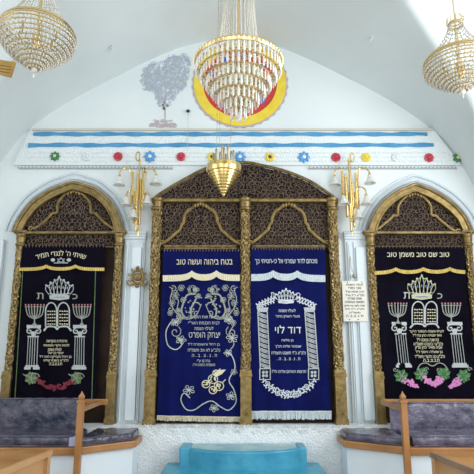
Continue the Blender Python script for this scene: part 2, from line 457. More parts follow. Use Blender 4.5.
# ------------------------------------------------------------------ ceramic flowers
def flower(px, colm, midm, label, petals=8, r=.072, pointed=False):
    p = W(px, 157 + (px - 237) * .004, 6.95)
    e = empty('ceramic_flower', p, label, 'ceramic flower', 'ceramic flowers along the stucco band')
    mb = MB()
    for k in range(petals):
        a = 2 * PI * k / petals
        c = p + Vector((math.cos(a) * r * .62, -.01, math.sin(a) * r * .62)); t = Vector((math.cos(a), 0, math.sin(a))); n_ = Vector((-t.z, 0, t.x))
        ww = .38 if pointed else .36
        out = [c - t * r * .5, c - t * r * .1 + n_ * r * ww, c + t * r * .25 + n_ * r * (ww * .55 if pointed else ww), c + t * r * (.5 if pointed else .38), c + t * r * .25 - n_ * r * (ww * .55 if pointed else ww), c - t * r * .1 - n_ * r * ww]
        vs = out + [c + Vector((0, -.014, 0))] + [q + Vector((0, .02, 0)) for q in out]
        mb.add(vs, [(i, 6, (i + 1) % 6) for i in range(6)] + [(i, (i + 1) % 6, 7 + (i + 1) % 6, 7 + i) for i in range(6)])
    mb.build('petals', M[colm], e)
    mb = MB(); mb.ball((p.x, p.y - .018, p.z), r * .36, sy=.6, n=12); mb.build('flower_centre', M[midm], e, smooth=True)
FL = [(55, 'f_green', 'f_lime', 'green ceramic flower with pale yellow centre above the left ark', 8),
      (87, 'f_white', 'f_white', 'white ceramic flower between the green and red ones above the left ark', 7),
      (118, 'f_red', 'f_red', 'red ceramic flower just left of the left wall lamp', 8),
      (150, 'f_blue', 'f_white', 'blue star-shaped ceramic flower just right of the left wall lamp', 8),
      (181, 'f_red', 'f_red', 'red ceramic flower between a blue and a yellow one, left of the brass cone lamp', 8),
      (212, 'f_yellow', 'f_dark', 'yellow ceramic flower with dark centre touching the brass cone lamp on its left', 8),
      (240, 'f_blue', 'f_white', 'blue ceramic flower just right of the brass cone lamp', 8),
      (270, 'f_yellow', 'f_dark', 'yellow ceramic flower with dark centre over the right half of the central ark', 8),
      (304, 'f_blue', 'f_white', 'blue star-shaped ceramic flower near the right end of the central ark arch', 8),
      (336, 'f_red', 'f_red', 'red ceramic flower just left of the right wall lamp', 8),
      (366, 'f_yellow', 'f_yellow', 'plain yellow ceramic flower just right of the right wall lamp', 6),
      (396.5, 'f_white', 'f_white', 'white ceramic flower between yellow and red ones above the right ark', 7),
      (429, 'f_red', 'f_red', 'red ceramic flower above the right ark peak beside the green flower', 8),
      (460, 'f_green', 'f_lime', 'green ceramic flower with yellow centre at the right end of the band', 7)]
for px, cm, mm, lab, n in FL:
    px = min(px, 457.5)
    flower(px, cm, mm, lab, n, .085 if cm == 'f_blue' else .07, cm in ('f_blue', 'f_green'))

# ------------------------------------------------------------------ pilasters between the arks
def pilaster(n, xa, xb):
    z0, z1 = .62, W(237, 238, 6.95).z
    mb = MB(); w = xb - xa
    mb.box((xa, 6.95, z0), (xb, 7.0, z1))
    for s_ in (.08, .36, .88):
        mb.box((xa + w * s_, 6.925, z0), (xa + w * (s_ + .06), 6.96, z1 - .06))
    mb.box((xa + w * .14, 6.915, z0 + .03), (xa + w * .20, 6.96, z1 - .1))
    mb.box((xa + w * .42, 6.90, z0 + .05), (xa + w * .86, 6.96, z1 - .14))
    for i, (d, zz) in enumerate(((.03, 0), (.045, .035), (.06, .07))):
        mb.box((xa - d * .3, 6.95 - d, z1 + zz - .02), (xb + d * .3, 7.0, z1 + zz + .02))
    struct('trim_%d' % n, mb, M['gloss_white'], bevel=.008)
pilaster(9, -1.60, -1.30); pilaster(10, 1.53, 1.86)
mb = MB(); mb.box((-3.62, 6.9, .6), (-3.3, 7.0, 3.1)); struct('trim_11', mb, M['gloss_white'], bevel=.01)
# raised white arch mouldings round the two side arks
def arch_points(pts, Y): return [W(x, y, Y) for x, y in pts]
LA = [(15, 232), (17, 226), (22, 217), (33, 203), (49, 192), (62, 186.5), (74, 183), (86, 186), (97, 190.5), (110, 202), (118, 216), (121, 226), (122.5, 232)]
RA = [(368, 234), (370, 226), (374.5, 215), (384, 202), (398, 191.6), (406, 188), (414, 185), (423, 187.5), (432.6, 191.6), (449, 202), (462, 215), (468, 226), (471, 234)]
def offset(pts, d, cx, cy):
    out = []
    for x, y in pts:
        l = math.hypot(x - cx, (y - cy)) or 1
        out.append((x + (x - cx) / l * d, y + (y - cy) / l * d))
    return out
for n, A, c_ in ((12, LA, (70, 238)), (13, RA, (418, 240))):
    mb = MB()
    for d, r in ((5, .03), (9.5, .018)):
        o_ = smoothline([(v.x, v.y, v.z) for v in arch_points(offset(A, d, *c_), 6.985)], 4)
        mb.tube(o_, r, 8)
    struct('trim_%d' % n, mb, M['gloss_white'], smooth=True)

# ------------------------------------------------------------------ arks
def spiral_tubes(mb, inside_fn, x0, x1, z0, z1, cx, y, step=.085, seed=1):
    """carved arabesques, mirrored about x=cx"""
    r_ = random.Random(seed); hw = max(abs(x1 - cx), abs(x0 - cx))
    j = 0; z = z0
    while z < z1:
        x = step * (.35 + .5 * (j % 2))
        while x < hw:
            sz = step * r_.uniform(.55, .72); a0 = r_.uniform(0, 2 * PI); sg = r_.choice((-1, 1)); tn = r_.uniform(.8, 1.35)
            for m in (1, -1):
                X = cx + m * x
                if not inside_fn(X, z): continue
                P = []
                for i in range(11):
                    t = i / 10; q = sz * (1 - .82 * t); a = a0 + sg * tn * 2 * PI * t
                    P.append((X + m * q * math.cos(a), y - .012 * math.sin(PI * t), z + q * math.sin(a)))
                P = [p for p in P if inside_fn(p[0], p[2])]
                if len(P) > 3: mb.tube(P, .0075, 4)
            x += step
        z += step * .8; j += 1
def xz_inside(poly): return lambda x, z: inside((x, z), poly)

def column(par, x, z0, zc, y, r, ztop, name='column'):
    """carved gilded pillar: round shaft, capital at ztop, square foot up to zc"""
    mb = MB(); n = 20
    zs = [zc + (ztop - .16 - zc) * i / 60 for i in range(61)]
    vs = []; fs = []
    for i, z in enumerate(zs):
        for k in range(n):
            a = 2 * PI * k / n
            q = r * (.86 + .10 * math.sin(3 * a + z * 28) * math.sin(z * 40) + .05 * math.sin(5 * a - z * 45))
            vs.append((x + q * math.cos(a), y + q * math.sin(a), z))
    for i in range(60):
        for k in range(n):
            fs.append((i * n + k, i * n + (k + 1) % n, (i + 1) * n + (k + 1) % n, (i + 1) * n + k))
    mb.add(vs, fs)
    c = mb.build(name, M['gold_carved'], par, smooth=True)
    mb = MB()
    mb.lathe([(r * .85, -.17), (r * 1.12, -.16), (r * 1.12, -.14), (r * .9, -.12), (r * 1.02, -.08), (r * 1.1, -.05), (r * .95, -.045), (r * 1.15, -.02), (r * 1.2, 0), (r * 1.0, .005), (r * .7, .035), (r * .25, .055)], (x, y, ztop), 20)
    mb.build('capital', M['gold'], c, smooth=True)
    mb = MB(); w = r * .92
    mb.box((x - w, y - w, z0 + .06), (x + w, y + w, zc - .05)); mb.box((x - w * 1.15, y - w * 1.15, z0), (x + w * 1.15, y + w * 1.15, z0 + .07))
    mb.box((x - w * 1.15, y - w * 1.15, zc - .06), (x + w * 1.15, y + w * 1.15, zc - .02)); mb.box((x - w * 1.05, y - w * 1.05, zc - .02), (x + w * 1.05, y + w * 1.05, zc + .03))
    mb.box((x - w * .6, y - w * 1.08, z0 + .2), (x + w * .6, y - w, zc - .12))
    for k in range(5):
        a = PI * (k + .5) / 5
        mb.ball((x + w * .45 * math.cos(a), y - w * 1.05, z0 + .12 + w * .45 * math.sin(a)), w * .16)
    mb.ball((x, y - w * 1.05, z0 + .12), w * .22)
    mb.build('pillar_foot', M['gold'], c, bevel=.006)
    return c
def ogee(par, pts_l, cx, Y, r):
    """raised trim drawn in photo pixels for the left half, mirrored about cx"""
    mb = MB()
    R_ = [(2 * cx - x, y) for x, y in pts_l][::-1]
    full = smoothline(pts_l, 5) + smoothline(R_, 5)[1:]
    P = [W(x, y, Y) for x, y in full]
    mb.tube(P, r, 8, flat=.8)
    P2 = [p + Vector((0, -.012, 0)) for p in P]; mb.tube(P2, r * .45, 6)
    for e in (P[0], P[-1]):
        s_ = 1 if e is P[0] else -1
        mb.tube([(e.x + s_ * .045 * math.cos(a * .7) * (1 - a / 12) - s_ * .03, e.y, e.z + .04 * math.sin(a * .7) * (1 - a / 12)) for a in range(11)], r * .7, 6)
    t = W(cx, min(y for _, y in pts_l), Y)
    for k in (-2, -1, 0, 1, 2): mb.ball((t.x + k * .04, t.y - .012, t.z + .004 - abs(k) * .016), r * 1.45, sy=.8, sx=.7, sz=1.3)
    return mb.build('ogee_trim', M['gold'], par, smooth=True)

ZB = .635
def side_ark(A, apex_px, pl, pr, og, label, seed):
    Y = 6.86
    e = empty('torah_ark', ((pl + pr) / 2, 6.9, ZB), label, 'ark', 'torah arks along the wall')
    xl, xr = pl, pr; zs = W(237, 233, Y).z
    inner = offset(A, -6.5, apex_px, 240)
    po = [W(x, y, Y) for x, y in A]; pi = [W(x, y, Y) for x, y in inner]
    # gilded arch: three nested mouldings
    def band(a_, b_, y0, y1, nm, m):
        mb = MB(); n = len(a_)
        a2 = smoothline([tuple(v) for v in a_], 4); b2 = smoothline([tuple(v) for v in b_], 4); n = len(a2)
        vs = [(p[0], y0, p[2]) for p in a2] + [(p[0], y0, p[2]) for p in b2] + [(p[0], y1, p[2]) for p in a2] + [(p[0], y1, p[2]) for p in b2]
        fs = []
        for i in range(n - 1):
            fs += [(i, i + 1, n + i + 1, n + i), (i, 2 * n + i, 2 * n + i + 1, i + 1), (n + i, n + i + 1, 3 * n + i + 1, 3 * n + i), (2 * n + i, 3 * n + i, 3 * n + i + 1, 2 * n + i + 1)]
        fs += [(0, n, 3 * n, 2 * n), (n - 1, 3 * n - 1, 4 * n - 1, 2 * n - 1)]
        mb.add(vs, fs)
        return mb, b2, a2
    mb, b2, a2 = band(po, pi, 6.84, 7.0, '', None)
    mb.tube([(p[0], 6.835, p[2]) for p in a2], .022, 8)
    mb.tube([(p[0], 6.835, p[2]) for p in b2], .014, 6)
    mb.build('arch_frame', M['gold'], e, smooth=True)
    # dark panel behind
    mb = MB(); poly = [(p[0], p[2]) for p in a2] + [(xr - .05, ZB), (xl + .05, ZB)]
    mb.prism(poly, 6.955, 6.995); mb.build('back_panel', M['door_wood'], e)
    zc = W(237, 247, 6.9).z
    pz = [(p[0], p[2]) for p in b2] + [(xr - .08, zc), (xl + .08, zc)]
    mb = MB(); mb.prism(pz, 6.925, 6.955); mb.build('tympanum', M['panel_dark'], e)
    mb = MB(); spiral_tubes(mb, xz_inside(pz), xl, xr, zc + .03, max(p[1] for p in pz), W(apex_px, 200, 6.91).x, 6.912, .075, seed)
    mb.build('scrollwork', M['scroll'], e, smooth=True)
    ogee(e, og, apex_px, 6.885, .020)
    mb = MB(); mb.box((xl - .03, 6.82, zs - .018), (xr + .03, 6.95, zs + .018)); mb.box((xl - .05, 6.80, zs + .0), (xl + .15, 6.97, zs + .03)); mb.box((xr - .15, 6.80, zs), (xr + .05, 6.97, zs + .03))
    mb.build('cornice', M['gold_dark'], e, bevel=.006)
    for x in (xl + .055, xr - .055):
        column(e, x, ZB, W(237, 374, 6.8).z, 6.87, .062, zs - .02, 'pillar')
    # curtain rail
    mb = MB(); mb.tube([(xl + .08, 6.9, zc + .0), (xr - .08, 6.9, zc + .0)], .012, 8); mb.build('curtain_rail', M['gold_dark'], e, smooth=True)
    return e
LOG = [(33, 229), (38, 226.5), (45, 221), (50, 216), (52.5, 213.2), (56.6, 212.8), (57.4, 209.8), (57.6, 204), (60.5, 199), (65, 194.5), (69, 192.3), (74, 191.5)]
ROG = [(x + 340.5 + (-1 if x < 50 else 0), y + 2.5) for x, y in LOG]
xa1, xb1 = W(12, 240, 6.86).x, W(122, 300, 6.86).x
side_ark(LA, 74, W(9, 320, 6.86).x, W(119, 320, 6.86).x, LOG, 'pointed-arch gilded torah ark at the left, behind the slate cushioned bench', 21)
side_ark(RA, 414.5, W(371, 320, 6.86).x, W(480, 320, 6.86).x, ROG, 'pointed-arch gilded torah ark at the right, behind the lilac cushioned bench', 22)

# central ark
Y = 6.86
ce = empty('torah_ark', (.11, 6.9, ZB), 'wide central gilded torah ark with low arch and two blue curtains', 'ark', 'torah arks along the wall')
CA = [(154, 200), (158, 196), (172, 187), (190, 177), (206, 169), (225, 164.5), (245, 163), (262, 166), (283, 171), (298, 176.5), (311, 182.5), (324, 191), (331, 196), (336, 201)]
po = smoothline([tuple(W(x, y, Y)) for x, y in CA], 5)
mb = MB(); mb.tube([(p[0], 6.84, p[2]) for p in po], .026, 8)
# rope beads along the arch
for i in range(0, len(po), 1): mb.ball((po[i][0], 6.822, po[i][2]), .017, n=6, m=4)
mb.build('arch_frame', M['gold_dark'], ce, smooth=True)
zl = W(237, 200.5, 6.84).z; zr = W(237, 245.5, 6.84).z
pX = [W(x, 300, 6.86).x for x in (154, 245.5, 336)]
poly = [(p[0], p[2]) for p in po] + [(pX[2], ZB), (pX[0], ZB)]
mb = MB(); mb.prism(poly, 6.96, 6.995); mb.build('back_panel', M['door_wood'], ce)
pz = [(p[0], p[2]) for p in po] + [(pX[2], zr - .06), (pX[0], zr - .06)]
mb = MB(); mb.prism(pz, 6.925, 6.96); mb.build('tympanum', M['panel_dark'], ce)
mb = MB()
up = [(p[0], p[2]) for p in po]
spiral_tubes(mb, xz_inside(up), -1.3, 1.5, zl + .03, 4.3, .12, 6.912, .075, 5)
for cx, seed in ((W(200.5, 220, 6.9).x, 8), (W(288.5, 220, 6.9).x, 9)):
    bp = [(cx - .56, zr - .05), (cx + .56, zr - .05), (cx + .56, zl), (cx - .56, zl)]
    spiral_tubes(mb, xz_inside(bp), cx - .56, cx + .56, zr - .04, zl, cx, 6.912, .07, seed)
mb.build('scrollwork', M['scroll'], ce, smooth=True)
mb = MB(); mb.box((pX[0] + .02, 6.82, zl - .02), (pX[2] - .02, 6.95, zl + .02)); mb.box((pX[0], 6.84, zl + .02), (pX[2], 6.95, zl + .032)); mb.build('lintel', M['gold'], ce, bevel=.006)
for cx in (200.5, 288.5):
    a = W(cx - 36, 240, 6.88).x; b = W(cx + 36, 240, 6.88).x
    mb = MB(); mb.box((a, 6.87, zr - .014), (b, 6.94, zr + .014)); mb.box((a, 6.885, zr - .05), (b, 6.94, zr - .014)); mb.build('bay_rail', M['gold_dark'], ce, bevel=.004)
    ogee(ce, [(cx - 37, 243), (cx - 30, 238), (cx - 24, 232.5), (cx - 20.5, 229.5), (cx - 18.8, 224.5), (cx - 17, 222.5), (cx - 16.2, 217), (cx - 13.5, 211.5), (cx - 9, 208.5), (cx - 5, 205.3), (cx, 204)], cx, 6.885, .024)
for x in pX:
    column(ce, x, ZB, W(237, 372, 6.8).z, 6.85, .078, zl + .02, 'pillar')
# brown leather flap beside the right curtain
# ------------------------------------------------------------------ hebrew lettering
def letters(name, s, cx, cy, w, h, Y, m, par, wave=None, bold=.0, bend=0, depth=.004):
    cu = bpy.data.curves.new('t', 'FONT'); cu.body = s[::-1]; cu.size = 1; cu.offset = bold * .35; cu.resolution_u = 3
    o = bpy.data.objects.new('t', cu); C.objects.link(o)
    dg = bpy.context.evaluated_depsgraph_get()
    loops = []
    for sp in o.to_curve(dg).splines:
        bp = sp.bezier_points; pts = []
        for i in range(len(bp)):
            a, b = bp[i], bp[(i + 1) % len(bp)]
            straight = (a.handle_right - a.co).length < 1e-5 and (b.handle_left - b.co).length < 1e-5
            pts += [a.co.copy()] if straight else interpolate_bezier(a.co, a.handle_right, b.handle_left, b.co, 5)[:-1]
        pts = [p for k, p in enumerate(pts) if (p - pts[k - 1]).length > 1e-5]
        if len(pts) > 2: loops.append([Vector((p[0], p[1], 0)) for p in pts])
    o.to_curve_clear(); bpy.data.objects.remove(o)
    ar = lambda L: sum(L[k - 1].x * L[k].y - L[k].x * L[k - 1].y for k in range(len(L))) / 2
    big = max(loops, key=lambda L: abs(ar(L))); sg = ar(big) > 0
    outer = [L for L in loops if (ar(L) > 0) == sg]; holes = [L for L in loops if (ar(L) > 0) != sg]
    stray = [h_ for h_ in holes if not any(inside((h_[0].x, h_[0].y), L) for L in outer)]
    holes = [h_ for h_ in holes if not any(h_ is q for q in stray)]; outer += stray
    vs = []; fs = []
    for L in outer:
        poly = [L] + [h_ for h_ in holes if inside((h_[0].x, h_[0].y), L)]
        n0 = len(vs); flat = [p for q in poly for p in q]; vs += [tuple(p) for p in flat]
        fs += [tuple(n0 + k for k in t) for t in tessellate_polygon(poly)]
    me = bpy.data.meshes.new(name); me.from_pydata(vs, [], fs); me.update()
    xs = [v.co.x for v in me.vertices]; ys = [v.co.y for v in me.vertices]
    if not xs: return None
    x0, x1, y0, y1 = min(xs), max(xs), min(ys), max(ys)
    for v in me.vertices:
        fx = (v.co.x - x0) / (x1 - x0) - .5; fy = (v.co.y - y0) / (y1 - y0) - .5
        if bend:
            a = fx * bend; R_ = w / bend; rr = R_ + fy * h
            px = cx + rr * math.sin(a); py = cy + R_ - rr * math.cos(a)
        else: px = cx + fx * w; py = cy - fy * h
        p = W(px, py, Y); v.co = (p.x, Y - (wave(px, py) + .007 if wave else 0) - depth, p.z)
    me.materials.clear(); me.materials.append(m)
    q = bpy.data.objects.new(name, me); C.objects.link(q)
    so = q.modifiers.new('thick', 'SOLIDIFY'); so.thickness = depth; so.offset = 0
    q.parent = par; q.matrix_parent_inverse = Matrix.Translation(-Vector(par.location))
    return q

# ------------------------------------------------------------------ curtains
def curtain(label, tl, tr, bl, br, Y, cloth, seed, amp=.019):
    """hanging cloth, corners in photo pixels; returns its root and the fold function"""
    r_ = random.Random(seed)
    ks = [(r_.uniform(.18, .5), r_.uniform(0, 6), r_.uniform(.4, 1)) for _ in range(5)]
    def wave(px, py):
        t = (py - tl[1]) / (bl[1] - tl[1])
        l = tl[0] + (bl[0] - tl[0]) * t; rr = tr[0] + (br[0] - tr[0]) * t
        u = (px - l) / (rr - l) * 78
        return amp * (.35 + .65 * t) * sum(a * math.sin(k * u + p) for k, p, a in ks) / 2.2
    e = empty('ark_curtain', W((tl[0] + tr[0]) / 2, tl[1], Y), label, 'curtain', 'embroidered curtains on the arks')
    def fn(s_, t_):
        px = (tl[0] + (tr[0] - tl[0]) * s_) * (1 - t_) + (bl[0] + (br[0] - bl[0]) * s_) * t_
        py = (tl[1] + (tr[1] - tl[1]) * s_) * (1 - t_) + (bl[1] + (br[1] - bl[1]) * s_) * t_
        p = W(px, py, Y); return (p.x, Y - wave(px, py), p.z)
    mb = MB(); mb.sheet(fn, 80, 30, .008); mb.build('velvet_cloth', cloth, e, smooth=True)
    return e, wave
def fringe(par, x0, x1, yt0, yt1, h, Y, m, wave, n=70):
    mb = MB()
    ribbon(mb, [(x0 + (x1 - x0) * i / 30, yt0 + (yt1 - yt0) * i / 30) for i in range(31)], 1.4, Y, .012, wave)
    for i in range(n):
        x = x0 + (x1 - x0) * (i + .5) / n; y = yt0 + (yt1 - yt0) * (i + .5) / n
        ribbon(mb, [(x, y), (x + random.uniform(-.3, .3), y + h * random.uniform(.85, 1.05))], (x1 - x0) / n * .8, Y, .008, wave)
    return mb.build('fringe', m, par)
def valance(par, x0, x1, yt, yv, cusps, h, Y, cloth, m, wave, amp=4.5, wd=4.5, tilt=0):
    def yb(x): return yv - amp * sum(math.exp(-abs(x - c_) / wd) for c_ in cusps) + tilt * (x - x0) / (x1 - x0)
    def fn(s_, t_):
        px = x0 + (x1 - x0) * s_; py = yt + (yb(px) + h * .4 - yt) * t_
        p = W(px, py, Y); return (p.x, Y - .018 - wave(px, py) * .5, p.z)
    mb = MB(); mb.sheet(fn, 70, 8, .008); v = mb.build('valance', cloth, par, smooth=True)
    def fb(s_, t_):
        px = x0 + (x1 - x0) * s_; py = yb(px) + h * t_
        p = W(px, py, Y); return (p.x, Y - .030 - wave(px, py) * .5 - .004 * math.sin(s_ * 240), p.z)
    mb = MB(); mb.sheet(fb, 120, 2, .010); mb.build('valance_trim', m, v)
    # row of small tassels where the cloth meets the rail
    mb = MB()
    for i in range(26):
        x = x0 + (x1 - x0) * (i + .5) / 26; p = W(x, yt, Y - .03); mb.octa((p.x, p.y, p.z + .005), .010, .028)
    mb.build('heading_tassels', M['scroll'], v)
    return v
def crown(par, cx, cy, w, h, Y, m, m2, wave):
    mb = MB(); hw = w / 2
    blob(mb, [(cx - hw * .72, cy + h * .5), (cx - hw * .76, cy + h * .34), (cx - hw * .3, cy + h * .27), (cx + hw * .3, cy + h * .27), (cx + hw * .76, cy + h * .34), (cx + hw * .72, cy + h * .5), (cx, cy + h * .56)], Y, .006, wave)
    tops = [(-1, -.12), (-.68, -.25), (-.36, -.36), (0, -.5), (.36, -.36), (.68, -.25), (1, -.12)]
    for k, (u, t) in enumerate(tops):
        bx = cx + u * hw * .72; tx = cx + u * hw * .98; ty = cy + h * t
        for q in (-1, 1):
            ribbon(mb, smoothline([(bx + q * hw * .07, cy + h * .3), ((bx + tx) / 2 + q * hw * .17, cy + h * (.3 + t) / 2), (tx + q * hw * .02, ty)], 4), .5, Y, .007, wave)
        blob(mb, oval(tx, ty, .9, 1.0, 8), Y, .008, wave)
        if k < 6:
            nx_ = cx + (u + .165) * hw * .9; ny = cy + h * (t + tops[k + 1][1]) / 2 + h * .07
            ribbon(mb, smoothline([(tx, ty), (nx_, ny), (cx + tops[k + 1][0] * hw * .98, cy + h * tops[k + 1][1])], 4), .8, Y, .007, wave)
    ribbon(mb, arc(cx, cy + h * .2, hw * .8, h * .10, 200, 340), .9, Y, .008, wave)
    mb.build('crown_embroidery', m, par)
    mb = MB()
    for k in range(-2, 3): blob(mb, oval(cx + k * hw * .3, cy - h * .05 + abs(k) * .6, .6, 1.5, 8), Y, .009, wave)
    blob(mb, oval(cx, cy + h * .43, hw * .5, .5, 10), Y, .009, wave)
    mb.build('crown_jewels', m2, par)
def menorah(par, cx, top, bot, hw, Y, wave):
    mb = MB(); mid = top + (bot - top) * .55
    ribbon(mb, [(cx, top), (cx, bot)], .9, Y, .006, wave)
    for k in (1, 2, 3):
        r = hw * k / 3
        for s_ in (-1, 1):
            ribbon(mb, smoothline([(cx, mid + k * 1.2 - 1), (cx + s_ * r * .75, mid - 2 + k * .3), (cx + s_ * r, top)], 4), .8, Y, .006, wave)
    ribbon(mb, [(cx - hw - .5, top + .8), (cx + hw + .5, top + .8)], .5, Y, .006, wave)
    for i, wd in enumerate((2, 3.6, 5.4)): ribbon(mb, [(cx - wd / 2, bot - 1.8 + i), (cx + wd / 2, bot - 1.8 + i)], .9, Y, .006, wave)
    o = mb.build('menorah_embroidery', M['dull_thread'], par)
    mb = MB()
    for k in range(-3, 4): blob(mb, oval(cx + hw * k / 3, top - 1.1, .75, .9, 7), Y, .008, wave)
    mb.build('flames', M['rose_thread'], o)
def pillar_motif(par, tx, bx, y0, y1, wt, Y, wave, m):
    """embroidered column with capital and base, top centre tx, bottom centre bx"""
    mb = MB(); h = y1 - y0; at = lambda t: tx + (bx - tx) * t
    for t0, t1, w in ((0, .07, 1.25), (.9, .94, 1.15), (.94, 1, 1.35)):
        blob(mb, [(at(t0) - wt * w / 2, y0 + h * t0), (at(t0) + wt * w / 2, y0 + h * t0), (at(t1) + wt * w / 2, y0 + h * t1), (at(t1) - wt * w / 2, y0 + h * t1)], Y, .006, wave)
    for s_ in (-1, 1): ribbon(mb, spiral(tx + s_ * wt * .36, y0 + h * .14, wt * .3, 90, 1.2, 12, -s_), 1.1, Y, .007, wave)
    blob(mb, oval(tx, y0 + h * .2, wt * .22, h * .06, 8), Y, .007, wave)
    ribbon(mb, [(at(.26) - wt * .5, y0 + h * .26), (at(.26) + wt * .5, y0 + h * .26)], 1.4, Y, .006, wave)
    for q in (-.42, -.2, 0, .2, .42):
        ribbon(mb, [(at(.28) + q * wt, y0 + h * .28), (at(.9) + q * wt * 1.05, y0 + h * .9)], .5, Y, .006, wave)
    mb.build('column_embroidery', m, par)
def leaf(mb, cx, cy, r, Y, wave, n=7, a0=0):
    pts = []
    for k in range(n * 2):
        a = a0 + PI * k / n; q = r * (1 if k % 2 == 0 else .72); pts.append((cx + q * math.cos(a), cy - q * math.sin(a)))
    blob(mb, pts, Y, .006, wave)
def tablets(par, cx, y0, y1, w, Y, wave, m):
    mb = MB(); h = y1 - y0; q = w / 4
    for s_ in (-1, 1):
        c_ = cx + s_ * q
        P = [(c_ - q * .92, y1 - h * .15), (c_ - q * .92, y0 + h * .3)] + arc(c_, y0 + h * .3, q * .92, h * .28, 180, 0, 8) + [(c_ + q * .92, y1 - h * .15)]
        ribbon(mb, P, 1.1, Y, .007, wave)
    ribbon(mb, smoothline([(cx - w * .55, y1), (cx - w * .4, y1 - h * .15), (cx - w * .1, y1 - h * .14), (cx, y1 - h * .06), (cx + w * .1, y1 - h * .14), (cx + w * .4, y1 - h * .15), (cx + w * .55, y1)], 4), 1.6, Y, .007, wave)
    o = mb.build('tablets_embroidery', m, par)
    for s_ in (-1, 1):
        mb = MB()
        for k in range(5):
            yy = y0 + h * (.32 + .11 * k); c_ = cx + s_ * q
            for j in range(4): ribbon(mb, [(c_ - q * .62 + j * q * .36, yy), (c_ - q * .40 + j * q * .36, yy + (.3 if (j + k) % 2 else -.2))], 1.0, Y, .006, wave)
        mb.build('tablet_writing', M['cream_thread'], o)
def lines(par, rows, Y, wave, m):
    for s, cx, cy, w, h, b in rows: letters('embroidered_words', s, cx, cy, w, h, Y, m, par, wave, b)

# --- left ark curtain
e, wv = curtain('black velvet curtain on the left ark with silver tablets and dark red garland', (20, 246), (103, 246), (9, 402), (96, 402), 6.85, M['black'], 1)
v = valance(e, 17.5, 105, 246, 268, (47, 76), 3.2, 6.85, M['black'], M['gold_thread'], wv, 3.2, 5)
letters('embroidered_words', "שויתי ה' לנגדי תמיד", 61, 253, 51, 5.6, 6.825, M['cream_thread'], e, None, .012, .62)
mb = MB()
for a0 in (90, 270):
    P = [(61 + 4.2 * math.cos(math.radians(a0 + 120 * k)), 260.5 - 2.8 * math.sin(math.radians(a0 + 120 * k))) for k in range(4)]
    ribbon(mb, P, .8, 6.825, .006)
for s_ in (-1, 1): blob(mb, oval(61 + s_ * 8, 260, 2.2, 1.7, 9), 6.825, .006)
ribbon(mb, [(54, 263), (68, 263)], .8, 6.825, .006)
mb.build('star_embroidery', M['silver_thread'], e)
crown(e, 59.5, 288, 27, 22, 6.845, M['silver_thread'], M['dull_thread'], wv)
letters('embroidered_words', 'ת', 40.5, 296, 6, 6.2, 6.845, M['dull_thread'], e, wv, .01)
letters('embroidered_words', 'כ', 75, 296.5, 5, 5, 6.845, M['dull_thread'], e, wv, .01)
menorah(e, 35, 306, 325, 9, 6.845, wv); menorah(e, 82, 306, 325, 9, 6.845, wv)
tablets(e, 57.5, 302, 331, 25, 6.845, wv, M['silver_thread'])
pillar_motif(e, 34, 32, 325, 369.5, 11, 6.845, wv, M['silver_thread']); pillar_motif(e, 80, 79, 325, 369.5, 11, 6.845, wv, M['silver_thread'])
lines(e, [('פרוכת זו הוקדשה', 57, 341.5, 21, 3.2, .01), ('לזכות היקרי משפחתי', 56.5, 345.5, 26, 3.2, .01), ('לעילוי נשמת', 55, 349.3, 14, 3.2, .01), ('יוסף בן יעל', 56, 353, 16, 3.2, .01),
          ('בן רחל והצדיקה לאה ז"ל', 55.5, 356.8, 32, 3.2, .01), ('נלב"ע בשבת קודש', 56, 360.4, 25, 3.2, .01), ('ת.נ.צ.ב.ה', 56, 363.8, 13, 2.6, .01)], 6.845, wv, M['cream_thread'])
for cx in (31.5, 76.5):
    mb = MB(); leaf(mb, cx, 378, 7, 6.845, wv, 7); mb.build('vine_leaf', M['olive_thread'], e)
    mb = MB()
    for k in range(5): ribbon(mb, [(cx, 378), (cx + 6 * math.cos(k * 1.256), 378 - 6 * math.sin(k * 1.256))], .7, 6.845, .009, wv)
    ribbon(mb, smoothline([(cx - 8, 374), (cx - 4, 376), (cx, 373), (cx + 6, 374), (cx + 8, 377)], 3), .7, 6.845, .009, wv)
    mb.build('leaf_veins', M['dull_thread'], e)
mb = MB(); rr = random.Random(5)
for k in range(90):
    t = rr.random(); x = 37 + 38 * t; y = 379.5 + 8 * math.sin(PI * t) + rr.uniform(-2.6, 2.6)
    blob(mb, oval(x, y, 1.3, 1.2, 6), 6.845, .006 + .003 * rr.random(), wv)
mb.build('garland_embroidery', M['red_thread'], e)
for a, b in (((24.5, 246), (15, 400)), ((96.5, 246), (92, 400))):
    mb = MB(); ribbon(mb, [(a[0] + (b[0] - a[0]) * i / 20, a[1] + (b[1] - a[1]) * i / 20) for i in range(21)], .7, 6.845, .006, wv); mb.build('edge_braid', M['olive_thread'], e)

# --- right ark curtain
e, wv = curtain('black velvet curtain on the right ark with gold-trimmed valance, open book and pink grapes', (374, 247), (463, 247), (386, 402), (476, 402), 6.85, M['black'], 2)
valance(e, 374, 464, 247, 271.5, (395, 422.5, 449), 3.6, 6.85, M['black'], M['gold_thread'], wv, 3.6, 6, -.6)
letters('embroidered_words', 'טוב שם טוב משמן טוב', 418, 255.5, 62, 6, 6.825, M['cream_thread'], e, None, .015)
crown(e, 421.5, 287, 27, 23, 6.845, M['pale_gold_thread'], M['blue_thread'], wv)
letters('embroidered_words', 'ת', 406.5, 295.5, 6, 6.5, 6.845, M['silver_thread'], e, wv, .01)
letters('embroidered_words', 'כ', 439.5, 296, 5, 5.2, 6.845, M['dull_thread'], e, wv, .01)
menorah(e, 397.5, 304.5, 323, 9.2, 6.845, wv); menorah(e, 451, 304.5, 323, 9.2, 6.845, wv)
tablets(e, 424.5, 301, 328, 26, 6.845, wv, M['silver_thread'])
pillar_motif(e, 399, 404, 322, 367.5, 12, 6.845, wv, M['silver_thread']); pillar_motif(e, 454.5, 460, 322, 367.5, 12, 6.845, wv, M['silver_thread'])
